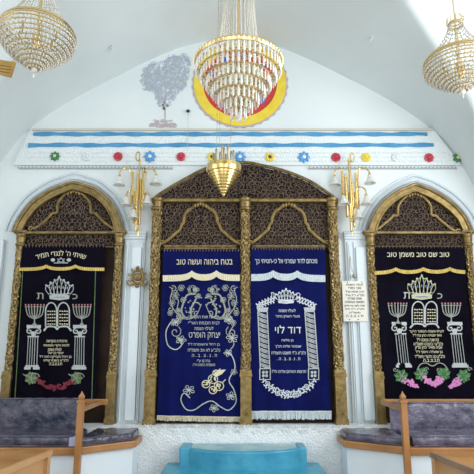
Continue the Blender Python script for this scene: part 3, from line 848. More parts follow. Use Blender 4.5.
lines(e, [('לעילוי נשמת הנפטר היקר', 426.5, 331.5, 34, 3.4, .012), ('אשר שבתה כהן בת ז"ל', 427, 335.5, 29, 3.4, .012), ('בת שנה ונסבה ז"ל', 427.5, 339.6, 22, 3.4, .012), ('נלב"ע י בשבט תשמ"א', 428, 343.7, 29, 3.4, .012),
          ('אביה מאיר כהן צדק', 428.5, 347.9, 27, 3.4, .012), ('בן שאולה ויוסף ז"ל', 429, 352, 27, 3.4, .012), ('נלב"ע כט תשרי תשל"ד', 429.5, 356.2, 30, 3.4, .012), ('ת.נ.צ.ב.ה', 431, 360.3, 16, 3, .012)], 6.845, wv, M['cream_thread'])
for cx, cy, gx, gy in ((401, 376, 412, 385), (421, 374, 430.5, 383.5), (443.5, 374, 436.5, 383.5), (463.5, 376, 454, 385.5)):
    mb = MB(); leaf(mb, cx, cy, 7.4, 6.845, wv, 7, .3); mb.build('vine_leaf', M['green_thread'], e)
    mb = MB()
    for k in range(6): ribbon(mb, [(cx, cy), (cx + 6 * math.cos(k * 1.05), cy - 6 * math.sin(k * 1.05))], .6, 6.845, .009, wv)
    mb.build('leaf_veins', M['dull_thread'], e)
    mb = MB(); big = abs(gx - cx) > 9.7
    for k in range(50):
        t = k / 49; px = cx + (gx - cx) * (.45 + .95 * t); py = cy + (gy - cy) * (.45 + .75 * t); sp = (5.0 if big else 4.2) * (1 - t * .7)
        blob(mb, oval(px + rr.uniform(-sp, sp), py + rr.uniform(-sp * .8, sp * .8), 1.1, 1.05, 7), 6.845, .007 + .004 * rr.random(), wv)
    mb.build('grape_cluster', M['pink_thread'], e)
mb = MB(); ribbon(mb, smoothline([(417, 370), (420, 364.5), (426, 363), (432, 366), (438, 363), (444, 364.5), (448, 370)], 4), .9, 6.845, .006, wv); mb.build('vine_tendril', M['dull_thread'], e)
for x, s_ in ((395, -1), (469, 1), (426, 1), (438, -1)): mb = MB(); ribbon(mb, spiral(x, 369.5, 2.4, 0, 1.1, 9, s_), .7, 6.845, .006, wv); mb.build('vine_tendril', M['dull_thread'], e)

# --- central left curtain
e, wv = curtain('royal blue curtain with cream fringe and silver vine, left half of the central ark', (163.5, 249), (239.5, 249), (157, 417), (243, 418), 6.845, M['navy'], 3)
fringe(e, 157, 243, 416, 417.5, 4.8, 6.84, M['cream_fringe'], wv)
valance(e, 163, 240, 250.5, 275.5, (192, 216.5), 6.2, 6.845, M['navy'], M['cream_thread'], wv, 4.6, 4.5, -.5)
letters('embroidered_words', 'בטח ביהוה ועשה טוב', 204.5, 262, 56, 5.2, 6.82, M['cream_thread'], e, None, .02)
mb = MB(); md_ = 203.5
for s_ in (-1, 1):
    f_ = lambda x, y: (md_ + s_ * x, y)
    # lion: back, belly, mane, raised paws, hind leg and tail, drawn in thread
    ribbon(mb, smoothline([f_(8, 294), f_(16, 295), f_(20, 303), f_(22, 311), f_(19, 317)], 4), 1.6, 6.838, .007, wv)
    ribbon(mb, smoothline([f_(7, 298), f_(10, 304), f_(13, 310), f_(12, 317)], 4), 1.5, 6.838, .007, wv)
    for k in range(16): blob(mb, oval(md_ + s_ * (8.5 + rr.uniform(0, 10)), 294 + rr.uniform(2, 19), rr.uniform(.6, 1.3), rr.uniform(.5, 1.2), 6), 6.838, .008, wv)
    for k in range(11): ribbon(mb, spiral(md_ + s_ * (11 + 3.6 * math.cos(k * .6)), 290 + 3.2 * math.sin(k * .6), 1.7, k * 50, .8, 7), .6, 6.838, .008, wv)
    blob(mb, [f_(6.5, 289), f_(9, 287.5), f_(11, 289), f_(10, 292), f_(7.5, 292.5), f_(5.5, 291)], 6.838, .009, wv)
    ribbon(mb, [f_(9, 297), f_(5, 296.5), f_(1.5, 298)], 1.2, 6.838, .007, wv)
    ribbon(mb, [f_(9, 302), f_(5, 303), f_(2.5, 306)], 1.2, 6.838, .007, wv)
    ribbon(mb, [f_(12, 317), f_(8, 317.5)], 1.2, 6.838, .007, wv); ribbon(mb, [f_(19, 317), f_(15.5, 318)], 1.2, 6.838, .007, wv)
    ribbon(mb, smoothline([f_(21, 311), f_(26, 309), f_(25, 301), f_(28, 296), f_(26, 290)], 4), .8, 6.838, .007, wv)
mb.build('lion_embroidery', M['dull_thread'], e)
mb = MB()
for s_ in (-1, 1):
    f_ = lambda x, y: (md_ + s_ * x, y)
    ribbon(mb, smoothline([f_(2, 304), f_(8, 316), f_(18, 319), f_(28, 312), f_(33, 300), f_(31, 290), f_(34, 287)], 5), .8, 6.84, .006, wv)
    for x, y, r, a in ((30, 289, 3.4, 60), (24, 316, 4, 200), (33, 309, 3, 100), (7, 313, 3, 250), (28, 332, 6.2, 120), (6, 290, 2.4, 0)):
        ribbon(mb, spiral(md_ + s_ * x, y, r, a if s_ > 0 else 180 - a, 1.2, 12, s_), .8, 6.84, .006, wv)
    for x, y, r in ((28, 296, 4), (31, 303, 3.4), (23, 318, 3.4), (30, 323, 3), (22, 288, 3.4), (20, 300, 3), (25, 311, 3.2), (5, 296, 2.6), (33, 313, 3)):
        for k in range(6):
            a = k * 1.047
            ribbon(mb, oval(md_ + s_ * x + r * .55 * math.cos(a), y + r * .55 * math.sin(a), r * .45, r * .4, 6), .5, 6.84, .006, wv)
mb.build('vine_scrolls', M['dull_thread'], e)
def vine(name, pts, w, m, leaves=()):
    mb = MB(); ribbon(mb, smoothline(pts, 5), w, 6.84, .006, wv)
    for x, y, r in leaves:
        for k in range(5):
            a = k * 1.257 + x
            P = [(x, y), (x + r * math.cos(a - .35), y + r * .8 * math.sin(a - .35)), (x + r * 1.2 * math.cos(a), y + r * math.sin(a)), (x + r * math.cos(a + .35), y + r * .8 * math.sin(a + .35)), (x, y)]
            ribbon(mb, P, .65, 6.84, .007, wv)
    mb.build(name, m, e)
vine('vine_border', [(171, 322), (166, 332), (168, 345), (176, 349.5), (182, 344), (178, 338)], 1, M['silver_thread'], ((181, 340, 4.5), (176, 322, 4)))
vine('vine_border', [(190, 398), (184, 393), (181, 400), (186, 409), (194, 410), (203, 404), (212, 401), (221, 407), (229, 410), (236, 402), (234, 390), (229, 380), (235, 368), (232, 356), (226, 352)], 1, M['silver_thread'], ((189, 390, 5), (214, 408, 4), (231, 396, 4.4), (228, 353, 3.6), (232, 338, 5), (229, 320, 4)))
vine('vine_border', [(228, 352), (234, 344), (229, 334), (234, 324), (230, 316)], .9, M['dull_thread'], ((234, 372, 3),))
mb = MB()
for x, y, r in ((206, 384, 5), (213, 379, 6), (219, 386, 6), (213, 390, 5), (216, 373, 4)):
    ribbon(mb, oval(x, y, r * .8, r * .75, 10) + [(x + r * .8, y)], .8, 6.84, .007, wv)
    for k in range(9): blob(mb, oval(x + r * .7 * rr.uniform(-1, 1) * .7, y + r * .6 * rr.uniform(-1, 1) * .7, .8, .75, 6), 6.84, .006, wv)
    ribbon(mb, [(x + r * .6, y - r * .6), (x + r * 1.1, y - r * 1.1)], .8, 6.84, .007, wv)
blob(mb, [(214, 374), (219, 370), (226, 369.5), (222, 374), (216, 377)], 6.84, .007, wv)
mb.build('pomegranate_embroidery', M['cream_thread'], e)
lines(e, [('פרוכת זאת הוקדשה', 203.5, 317.5, 31, 3.4, .012), ('לבית הכנסת האר"י', 204, 322.7, 31, 3.4, .012), ('לעילוי נשמת', 204, 328.2, 19, 3.4, .012), ('יצחק הופרט', 204.5, 336, 31, 7.4, .012),
          ('בן רחל והשומרת ז"ל', 204, 344.5, 32, 3.4, .012), ('נלב"ע לא אב תשמ"ח', 204, 349.8, 32, 3.4, .012), ('ת . נ . צ . ב . ה', 204.5, 355.5, 25, 2.6, .012), ('נתרם ע"י', 203.5, 360.6, 13, 2.8, .01), ('משפחת הופרט הי"ו', 204, 364.6, 22, 2.8, .01)], 6.842, wv, M['silver_thread'])

# --- central right curtain
e, wv = curtain('royal blue curtain with white fringe and twisted columns, right half of the central ark', (251, 248), (324, 248), (250, 412), (331, 412), 6.845, M['navy'], 4)
fringe(e, 250, 331.5, 411.5, 411.5, 8, 6.84, M['white_fringe'], wv)
valance(e, 251, 325, 249, 274.5, (273, 297), 6.8, 6.845, M['navy'], M['white_fringe'], wv, 4.4, 5, 1.0)
letters('embroidered_words', 'מכתם לדוד שמרני אל כי-חסיתי בך', 286, 261.5, 62, 6.5, 6.82, M['white_thread'], e, None, .016)
crown(e, 286, 296, 21, 14, 6.84, M['white_thread'], M['silver_thread'], wv)
letters('embroidered_words', 'ת', 272.5, 295, 3.6, 5, 6.84, M['white_thread'], e, wv, .01)
letters('embroidered_words', 'כ', 298.5, 295, 3.4, 4.4, 6.84, M['white_thread'], e, wv, .01)
rr = random.Random(9)
for s_ in (-1, 1):
    mb = MB()
    for k in range(13):
        t = k / 12; x = 286 + s_ * (11.5 + 17 * t); y = 299.5 + 7 * t ** 1.5 + (1.8 if k % 2 else -1.6)
        for q in range(3):
            a = q * 2.1 + k; ribbon(mb, [(x, y), (x + 1.2 * math.cos(a), y + 1.2 * math.sin(a)), (x + 2.5 * math.cos(a + .3), y + 2.3 * math.sin(a + .3))], [.5, 1.5, .3], 6.84, .007, wv)
    mb.build('leaf_arch_embroidery', M['white_thread'], e)
for tx, bx in ((262.5, 265), (309.5, 313.5)):
    mb = MB(); w = 9.5
    blob(mb, [(tx - w * .62, 307.5), (tx + w * .62, 307.5), (tx + w * .5, 312), (tx - w * .5, 312)], 6.84, .007, wv)
    for s_ in (-.5, .5): ribbon(mb, [(tx + s_ * w, 312), (bx + s_ * w, 368)], .9, 6.84, .007, wv)
    for k in range(11):
        y = 312 + k * 5.05; x = tx + (bx - tx) * (y - 312) / 56; x2 = x + .2
        for d in (.2, 1.5, 2.8): ribbon(mb, [(x - w * .5, y + d), (x + .1, min(y + d + 2.1, 368)), (x2 + w * .5, min(y + d + 3.4, 368))], [.5, .9, .5], 6.84, .006, wv)
    ribbon(mb, [(bx - 5.2, 368.6), (bx + 5.2, 368.6), (bx + 5.2, 379.5), (bx - 5.2, 379.5), (bx - 5.2, 368.6)], 1.1, 6.84, .007, wv)
    for k in range(4): blob(mb, oval(bx + 2.3 * math.cos(k * PI / 2 + .78), 374 + 2.4 * math.sin(k * PI / 2 + .78), 1.5, 1.6, 7), 6.84, .006, wv)
    mb.build('twisted_column_embroidery', M['silver_thread'], e)
mb = MB()
for k in range(27):
    t = k / 26; x = 264 + 50 * t; y = 382.5 + 12 * math.sin(PI * t) + (2 if k % 2 else -1.8)
    if k % 5 == 2: ribbon(mb, oval(x, y, 2, 1.9, 8) + [(x + 2, y)], .9, 6.84, .007, wv); blob(mb, oval(x, y, .8, .8, 6), 6.84, .007, wv)
    else:
        for q in range(3):
            a = q * 2.1 + k * 1.3; ribbon(mb, [(x, y), (x + 1.4 * math.cos(a), y + 1.4 * math.sin(a)), (x + 3 * math.cos(a + .3), y + 2.8 * math.sin(a + .3))], [.5, 1.7, .3], 6.84, .007, wv)
mb.build('wreath_embroidery', M['white_thread'], e)
lines(e, [('לעילוי נשמת', 287, 310.5, 17, 3.2, .012), ('מעלי הארון מיכר', 287.5, 316.5, 24, 3.4, .012), ('דוד לוי', 288, 329.3, 26, 8, .02), ('בן בלינה', 287.5, 340.4, 12, 3.2, .012),
          ('שנפטר אליהו תנ"ך', 288, 346.5, 26, 3.4, .012), ('נלב"ע כ"ד תשבט תשמ"ח', 288.5, 352.6, 34, 3.4, .012), ('ת . נ . צ . ב . ה .', 288.5, 358.8, 23, 2.6, .012), ('תרומת האחים אליהו הי"ו', 289, 371.2, 34, 3.2, .012)], 6.842, wv, M['white_thread'])

# ------------------------------------------------------------------ things on the pilasters
p = W(354.5, 300, 6.89)
e = empty('memorial_plaque', p, 'cream plaque with dark writing on the white pilaster right of the central ark', 'plaque')
a = W(343.5, 321.5, 6.89); b = W(366, 281, 6.89)
mb = MB(); mb.box((a.x, 6.885, a.z), (b.x, 6.915, b.z)); mb.build('plate', M['plaque'], e, bevel=.004)
for i, s in enumerate(['לעלוי נשמת', 'אבי מורי', 'הרב שלמה זצ"ל', 'נלב"ע כ"ב אדר', 'ואמי מורתי', 'הצנועה והחסודה', 'שרה לאה בת חיים', 'נלב"ע כ"ט סיון', 'תשל"ה', 'ת נ צ ב ה']):
    letters('plaque_words', s, 354.7, 284.5 + i * 3.5, [17, 13, 18, 19, 14, 19, 20, 19, 11, 17][i], 2.1, 6.885, M['ink'], e, None, .0, 0, .003)
mb = MB()
for x, y in ((347.5, 282.2), (362, 282.2), (349.5, 319.6), (358, 319.6)): q = W(x, y, 6.884); mb.ball(q, .008, sy=.5, n=8)
mb.build('screws', M['dark'], e)
q = W(354.2, 276, 6.86)
mb = MB(); mb.ball(q, .03, n=12, m=8); mb.tube([q, (q.x, 6.91, q.z)], .012, 8); mb.tube([q + Vector((0, 0, .02)), q + Vector((-.03, .03, .12)), q + Vector((-.03, .05, .28))], .004, 6)
o = mb.build('wall_hook', M['chain'], None, smooth=True); tag(o, 'small round metal hook just above the cream plaque', 'wall hook')
# gilded cartouche
p = W(137.5, 277, 6.89)
e = empty('gilded_cartouche', p, 'small gilded baroque cartouche on the white pilaster left of the central ark', 'wall ornament')
mb = MB(); mb.lathe([(.001, .03), (.04, .028), (.055, .02), (.06, 0)], (p.x, 6.90, p.z), 20, 'y'); mb.build('oval_field', M['gold_dark'], e, smooth=True)
mb = MB()
mb.tube([(p.x + .075 * math.cos(2 * PI * k / 24), 6.885, p.z + .085 * math.sin(2 * PI * k / 24)) for k in range(24)], .014, 8, closed=True)
for k in range(10):
    a = 2 * PI * k / 10 + .3; c_ = Vector((p.x + .10 * math.cos(a), 6.89, p.z + .11 * math.sin(a)))
    mb.tube([c_ + Vector((.032 * (1 - j / 9) * math.cos(a + j * .75), -.01, .032 * (1 - j / 9) * math.sin(a + j * .75))) for j in range(9)], .010, 6)
for s_ in (-1, 1):
    mb.tube([(p.x + s_ * .05, 6.885, p.z - .08), (p.x + s_ * .10, 6.88, p.z - .12), (p.x + s_ * .14, 6.885, p.z - .09), (p.x + s_ * .15, 6.89, p.z - .05)], [.018, .016, .012, .006], 6)
mb.ball((p.x, 6.88, p.z + .13), .024); mb.ball((p.x, 6.88, p.z - .125), .028)
mb.build('scroll_frame', M['gold'], e, smooth=True)

# ------------------------------------------------------------------ wall lamps
def bell_prof(h, r): return [(r * .18, 0), (r * .3, -h * .1), (r * .38, -h * .35), (r * .5, -h * .6), (r * .78, -h * .85), (r * 1.0, -h), (r * .94, -h), (r * .7, -h * .84), (r * .4, -h * .58), (r * .28, -h * .35), (r * .15, -h * .1)]
def sconce(cx, label, arms, tubes, top, tip):
    p = W(cx, 195, 6.95)
    e = empty('wall_sconce', p, label, 'wall lamp', 'brass wall lamps with glass bells')
    mb = MB(); mb.lathe([(.001, .03), (.05, .028), (.06, .01), (.06, 0)], (p.x, 6.96, p.z), 16, 'y'); mb.tube([(p.x, 6.95, p.z), (p.x, 6.83, p.z)], .015, 8)
    mb.build('wall_mount', M['brass'], e, smooth=True)
    for i, (x, y0, y1, r) in enumerate(tubes):
        a = W(x, y0, 6.84 - .02 * (i % 3)); b = W(x, y1, 6.84 - .02 * (i % 3)); b.x = a.x
        r *= 1.35; mb = MB(); mb.tube([a, b], r, 10); mb.ball(a, r * 1.15, n=10); mb.ball(b, r * 1.15, n=10); mb.build('brass_tube', M['brass'], e, smooth=True)
    a = W(cx, top, 6.82)
    mb = MB(); mb.tube([(a.x + .028 * math.sin(2 * PI * k / 16), a.y, a.z + .07 * math.cos(2 * PI * k / 16) - .05) for k in range(16)], .010, 6, closed=True)
    mb.build('loop_finial', M['brass'], e, smooth=True)
    b = W(cx, tip, 6.82); mb = MB(); mb.lathe([(.002, -.05), (.012, 0), (.016, .04), (.008, .09)], (b.x, b.y, b.z), 10); mb.build('bottom_tip', M['brass'], e, smooth=True)
    for sx, sy, ax, ay, bx, by in arms:
        Yb = 6.74
        P = smoothline([tuple(W(sx, sy, 6.82)), tuple(W(sx + (ax - sx) * .25, ay + 3, 6.80)), tuple(W(ax, ay, 6.77)), tuple(W(bx + (ax - bx) * .15, ay + 3, Yb)), tuple(W(bx, by, Yb))], 5)
        mb = MB(); mb.tube(P, .011, 8); arm = mb.build('curved_arm', M['brass'], e, smooth=True)
        q = W(bx, by, Yb); mb = MB(); mb.lathe(bell_prof(.135, .088), (q.x, q.y, q.z + .01), 20); mb.build('glass_bell', M['bell_glass'], arm, smooth=True)
        mb = MB(); mb.lathe([(.012, .02), (.02, .01), (.022, -.01), (.012, -.02)], (q.x, q.y, q.z + .012), 12); mb.ball((q.x, q.y, q.z - .06), .018); mb.build('lamp_socket', M['brass'], arm, smooth=True)
    return e
sconce(138, 'brass wall lamp with glass bells left of the central ark',
       [(132.5, 195, 125, 168.5, 119.5, 177), (145, 195, 151, 168.5, 156, 176), (134, 208, 129, 191, 126.5, 197), (143, 210, 146, 193, 147.5, 196), (137, 222, 134.5, 206, 133.5, 210)],
       [(132.5, 173, 203, .013), (135.5, 190, 222, .014), (138, 172, 214, .013), (141, 180, 224, .014), (143.5, 170, 206, .012), (137, 200, 231, .012), (139.8, 160, 200, .009)], 153, 234)
sconce(352, 'brass wall lamp with glass bells right of the central ark',
       [(343, 195, 338.5, 168, 334.5, 177), (357, 200, 363.5, 168, 369.5, 175), (355, 208, 361, 187, 366, 196), (347, 206, 344, 193, 343.5, 196), (352, 222, 355.5, 206, 358, 210)],
       [(342, 172, 204, .013), (345.5, 176, 216, .015), (349, 160, 220, .014), (352, 184, 226, .014), (355.5, 174, 206, .012), (350, 204, 231, .012), (357.5, 180, 208, .01)], 154, 233)
# small security camera by the left lamp
q = W(143.5, 169, 6.86)
e = empty('security_camera', q, 'small dark round camera on the wall beside the left wall lamp', 'camera')
mb = MB(); mb.ball(q, .026, n=14, m=8); mb.tube([q, (q.x, 7.0, q.z)], .010, 8); mb.build('camera_body', M['dark'], e, smooth=True)
mb = MB(); mb.lathe([(.016, 0), (.016, .012), (.010, .012)], (q.x, q.y - .02, q.z), 14, 'y'); mb.build('lens_ring', M['chain'], e, smooth=True)
mb = MB(); w_ = W(143, 175, 6.86); mb.ball((q.x, q.y + .02, w_.z), .016, sx=.7); mb.tube([q, (q.x, q.y + .02, w_.z)], .005, 6); mb.build('camera_plug', M['dark'], e, smooth=True)
# small dark bulb on the wall, with cable
q = W(188, 111, 6.96)
e = empty('cable_hook', q, 'small dark round hook with thin cable between tree mural and medallion', 'wall hook')
mb = MB(); mb.ball(q, .03, sy=.8, sz=.85, n=12); mb.build('hook_knob', M['dark'], e, smooth=True)
mb = MB(); mb.tube([q, W(188, 128, 6.94), W(187.5, 150, 6.94)], .003, 5); mb.build('cable', M['t_blue'], e)
# ceiling fixings
for (px, py, Yc, lab) in ((110, 46, 5.9, 'small grey hook on the vault right of the left chandelier'), (372, 37, 6.0, 'small pale hook stub on the vault left of the right chandelier')):
    # walk along the ray until it meets the vault
    best = None
    for i in range(400):
        Y_ = 2 + i * .0125; q = W(px, py, Y_)
        if q.z >= ceil_z(q.x, q.y): best = q; break
    if best:
        mb = MB(); mb.lathe([(.03, 0), (.03, -.012), (.012, -.02), (.008, -.05)], (best.x, best.y, best.z + .01), 12)
        mb.tube([(best.x + .025 * math.cos(a * .6), best.y, best.z - .06 + .025 * math.sin(a * .6)) for a in range(9)], .006, 6)
        o = mb.build('ceiling_hook', M['t_green'] if px < 200 else M['gloss_white'], None, smooth=True); tag(o, lab, 'ceiling hook', 'hooks in the vault')

# ------------------------------------------------------------------ chandeliers
def hang(mb, x, y, z, r=.008):
    """rod with links up to the vault"""
    zt = ceil_z(x, y)
    mb.tube([(x, y, z), (x, y, zt + .02)], r, 8)
    mb.lathe([(.09, 0), (.085, -.03), (.03, -.06), (.012, -.08)], (x, y, zt + .02), 20)
def strand(mb, P, w=.011, h=.016, gap=.026):
    acc = 0; P = [Vector(p) for p in P]; last = None
    for a, b in zip(P, P[1:]):
        L = (b - a).length; n = max(1, int(L / gap))
        for k in range(n): q = a.lerp(b, (k + .5) / n); mb.octa(q, w, h)
def ring(mb, x, y, z, r, t): mb.tube([(x + r * math.cos(2 * PI * k / 40), y + r * math.sin(2 * PI * k / 40), z) for k in range(40)], t, 6, closed=True)
def tall_ring(mb, x, y, z, r, h): 
    mb.lathe([(r, 0), (r * 1.02, h * .5), (r, h), (r - .008, h), (r - .008, 0), (r, 0)], (x, y, z), 48, cap=False)

# central: inverted cone of prism tiers
Yc = 4.33; top = W(238.5, 64, Yc); X = top.x; Zr = top.z
e = empty('chandelier', (X, Yc, Zr), 'large crystal chandelier in the centre with tiers of hanging prisms below a gold band', 'chandelier', 'crystal chandeliers')
mb = MB(); hang(mb, X, Yc, Zr - .1); mb.build('suspension_rod', M['brass_warm'], e, smooth=True)
R0 = .415
mb = MB(); tall_ring(mb, X, Yc, Zr - .01, R0, .045)
for k in range(60):
    a = 2 * PI * k / 60; mb.octa((X + (R0 + .008) * math.cos(a), Yc + (R0 + .008) * math.sin(a), Zr + .012), .012, .02)
for k in range(6):
    a = PI * k / 3; mb.bar((X, Yc, Zr), (X + R0 * math.cos(a), Yc + R0 * math.sin(a), Zr), .012)
mb.build('gold_band', M['brass_warm'], e, smooth=True)
for k in range(26):
    a = 2 * PI * k / 26; mb = MB(); P = []
    for i in range(13):
        t = i / 12; r = .135 + .075 * t ** 2.2; P.append((X + r * math.cos(a), Yc + r * math.sin(a), Zr + 1.25 - 1.2 * t))
    strand(mb, P, .0085, .014, .023); mb.build('bead_strand', M['bead'], e)
for dz, q, t in ((.045, .21, .008), (1.26, .135, .012)): mb = MB(); ring(mb, X, Yc, Zr + dz, q, t); mb.build('strand_ring', M['brass_warm'], e, smooth=True)
tiers = [(.405, 0, 52), (.36, -.08, 46), (.305, -.16, 40), (.25, -.24, 32), (.19, -.32, 24), (.13, -.395, 16), (.07, -.46, 10)]
pm = MB(); L = .095
pm.add([(.010, 0, 0), (0, .007, 0), (-.010, 0, 0), (0, -.007, 0), (.012, 0, -L * .85), (0, .009, -L * .85), (-.012, 0, -L * .85), (0, -.009, -L * .85), (0, 0, -L), (0, 0, .012)],
       [(0, 1, 5, 4), (1, 2, 6, 5), (2, 3, 7, 6), (3, 0, 4, 7), (4, 5, 8), (5, 6, 8), (6, 7, 8), (7, 4, 8), (1, 0, 9), (2, 1, 9), (3, 2, 9), (0, 3, 9)])
pos = []
for ti, (r, dz, n) in enumerate(tiers):
    mb = MB(); ring(mb, X, Yc, Zr + dz, r, .008)
    for k in range(4): a = PI * k / 4; mb.bar((X - r * math.cos(a), Yc - r * math.sin(a), Zr + dz), (X + r * math.cos(a), Yc + r * math.sin(a), Zr + dz), .006)
    mb.build('tier_frame', M['brass_warm'], e, smooth=True)
    for k in range(n):
        a = 2 * PI * (k + .5 * (ti % 2)) / n; pos.append((X + r * math.cos(a), Yc + r * math.sin(a), Zr + dz - .02, a + PI / 2))
pos.sort(key=lambda q: q[1])
proto = None; rest = MB()
for i, (x, y, z, a) in enumerate(pos):
    if i < 100:
        if proto is None:
            proto = pm.build('crystal_prism', M['crystal'], e); o = proto
        else:
            o = proto.copy(); C.objects.link(o)
        o.matrix_parent_inverse = Matrix.Translation(-Vector(e.location)); o.location = (x, y, z); o.rotation_euler = (0, 0, a)
    else:
        ca, sa = math.cos(a), math.sin(a)
        rest.add([(x + v[0] * ca - v[1] * sa, y + v[0] * sa + v[1] * ca, z + v[2]) for v in pm.v], pm.f)
o = rest.build('crystal_prism', M['crystal'], e); o['kind'] = 'stuff'
mb = MB()
for k in range(30): a = 2 * PI * k / 30; mb.octa((X + .39 * math.cos(a), Yc + .39 * math.sin(a), Zr - .04), .014, .03); mb.octa((X + .35 * math.cos(a), Yc + .35 * math.sin(a), Zr - .12), .014, .03); mb.octa((X + .30 * math.cos(a), Yc + .30 * math.sin(a), Zr - .2), .014, .03)
for r, dz, n in tiers:
    for k in range(n): a = 2 * PI * k / n; mb.octa((X + r * math.cos(a), Yc + r * math.sin(a), Zr + dz - .008), .008, .012)
for k in range(80):
    a = random.uniform(0, 2 * PI); t = random.random(); r = .36 * t; mb.octa((X + r * math.cos(a), Yc + r * math.sin(a), Zr - .46 + .36 * t + random.uniform(0, .04)), .012, .022)
o = mb.build('small_beads', M['amber'], e); o['kind'] = 'stuff'
mb = MB(); mb.lathe([(.004, -.07), (.028, -.045), (.035, -.02), (.02, 0), (.03, .01)], (X, Yc, Zr - .52), 14); mb.build('bottom_drop', M['crystal'], e)
for k in range(6):
    a = PI * k / 3 + .3; mb = MB(); c_ = (X + .16 * math.cos(a), Yc + .16 * math.sin(a)); mb.lathe([(.012, 0), (.012, .06), (.018, .065), (.016, .10), (.004, .13)], (c_[0], c_[1], Zr - .16), 10); mb.build('candle_bulb', M['amber'], e, smooth=True)

# basket chandeliers left and right
def basket(px, py, Yc, R, label, up, hgt, rot=0):
    """rings of beads: crown, flaring strands, bowl of concentric rings"""
    p = W(px, py, Yc); X, Z = p.x, p.z
    e = empty('chandelier', (X, Yc, Z), label, 'chandelier', 'crystal chandeliers')
    mb = MB(); hang(mb, X, Yc, Z + up - .02, .007); mb.build('suspension_rod', M['brass_warm'], e, smooth=True)
    mb = MB(); rc = R * .20
    ring(mb, X, Yc, Z + up, rc, .010); ring(mb, X, Yc, Z + up + .025, rc * .8, .008)
    for k in range(10): a = 2 * PI * k / 10; mb.tube([(X + rc * math.cos(a), Yc + rc * math.sin(a), Z + up), (X + rc * 1.25 * math.cos(a), Yc + rc * 1.25 * math.sin(a), Z + up + .05), (X + rc * .9 * math.cos(a), Yc + rc * .9 * math.sin(a), Z + up + .09)], .006, 6)
    mb.build('top_crown', M['brass_warm'], e, smooth=True)
    for k in range(26):
        a = 2 * PI * k / 26 + rot; mb = MB(); P = []
        for i in range(11):
            t = i / 10; r = rc + (R * .86 - rc) * t ** 1.6
            P.append((X + r * math.cos(a), Yc + r * math.sin(a), Z + up - (up - .06) * t))
        strand(mb, P, .009, .013, .024); mb.build('bead_strand', M['bead'], e)
    levels = [(.86, .06), (.94, .035), (.985, .01), (1.0, -.02), (.985, -.05), (.93, -.08), (.85, -.105), (.76, -.13), (.67, -.155), (.57, -.178), (.47, -.20), (.37, -.22), (.27, -.24), (.17, -.262)]
    for i, (q, z) in enumerate(levels):
        mb = MB(); ring(mb, X, Yc, Z + z * hgt, R * q, .0085 if i < 5 else .007); mb.build('gold_hoop', M['brass_warm'], e, smooth=True)
    for k in range(40):
        a = 2 * PI * (k + .5) / 40 + rot; mb = MB()
        strand(mb, [(X + R * q * math.cos(a), Yc + R * q * math.sin(a), Z + z * hgt - .012) for q, z in levels], .0095, .014, .024)
        mb.build('bowl_strand', M['bead'], e)
    mb = MB()
    for i, (q, z) in enumerate(levels):
        n = int(64 * q) + 4
        for k in range(n): a = 2 * PI * k / n; mb.octa((X + R * q * math.cos(a), Yc + R * q * math.sin(a), Z + z * hgt - .022), .009, .017)
    o = mb.build('ring_drops', M['crystal'], e); o['kind'] = 'stuff'
    mb = MB(); mb.ball((X, Yc, Z - .29 * hgt), .03, n=12, m=8); mb.octa((X, Yc, Z - .335 * hgt), .012, .03); mb.build('bottom_drop', M['crystal'], e)
    mb = MB(); mb.lathe([(.02, -.16), (.05, -.12), (.05, -.02), (.02, .02), (.016, up - .05)], (X, Yc, Z), 14)
    for k in range(6):
        a = PI * k / 3; mb.tube([(X, Yc, Z - .08), (X + .1 * math.cos(a), Yc + .1 * math.sin(a), Z - .12), (X + .18 * math.cos(a), Yc + .18 * math.sin(a), Z - .06)], .007, 6)
    st_ = mb.build('centre_stem', M['brass'], e, smooth=True)
    for k in range(6):
        a = PI * k / 3; mb = MB(); mb.lathe([(.014, 0), (.014, .05), (.018, .055), (.016, .09), (.004, .12)], (X + .18 * math.cos(a), Yc + .18 * math.sin(a), Z - .06), 10); mb.build('candle_bulb', M['amber'], st_, smooth=True)
    return e
basket(37.5, 35, 4.5, .375, 'crystal basket chandelier at the upper left with the small bronze sign beside it', .62, 1.35)
basket(459.5, 63, 4.6, .355, 'crystal basket chandelier at the upper right, partly cut by the picture edge', .44, 1.1, .1)

# bronze sign hanging by the left chandelier
Ys = 4.35
P = [W(-9, 58.5, Ys), W(16, 62.8, Ys), W(11.2, 77.5, Ys), W(-12, 72, Ys)]
e = empty('hanging_sign', P[1], 'small tilted bronze sign hanging beside the left chandelier at the left edge', 'sign')
mb = MB(); mb.prism([(p.x, p.z) for p in P], Ys - .008, Ys + .008); mb.build('plate', M['sign'], e)
mb = MB(); c_ = W(14.2, 61, Ys); mb.tube([(c_.x + .014 * math.cos(k * .6), Ys, c_.z + .016 * math.sin(k * .6)) for k in range(11)], .0035, 6)
c2 = W(13.5, 57, Ys + .05); mb.tube([(c_.x, Ys, c_.z + .015), c2, W(15, 50, Ys + .1)], .003, 6); mb.build('ring_and_wire', M['chain'], e, smooth=True)
mb = MB()
for k in range(3): ribbon(mb, [(-6, 64.5 + k * 3), (1, 65.5 + k * 3), (10.5, 67 + k * 3)], .7, Ys - .009, .002)
mb.build('engraved_lines', M['sign_ink'], e)

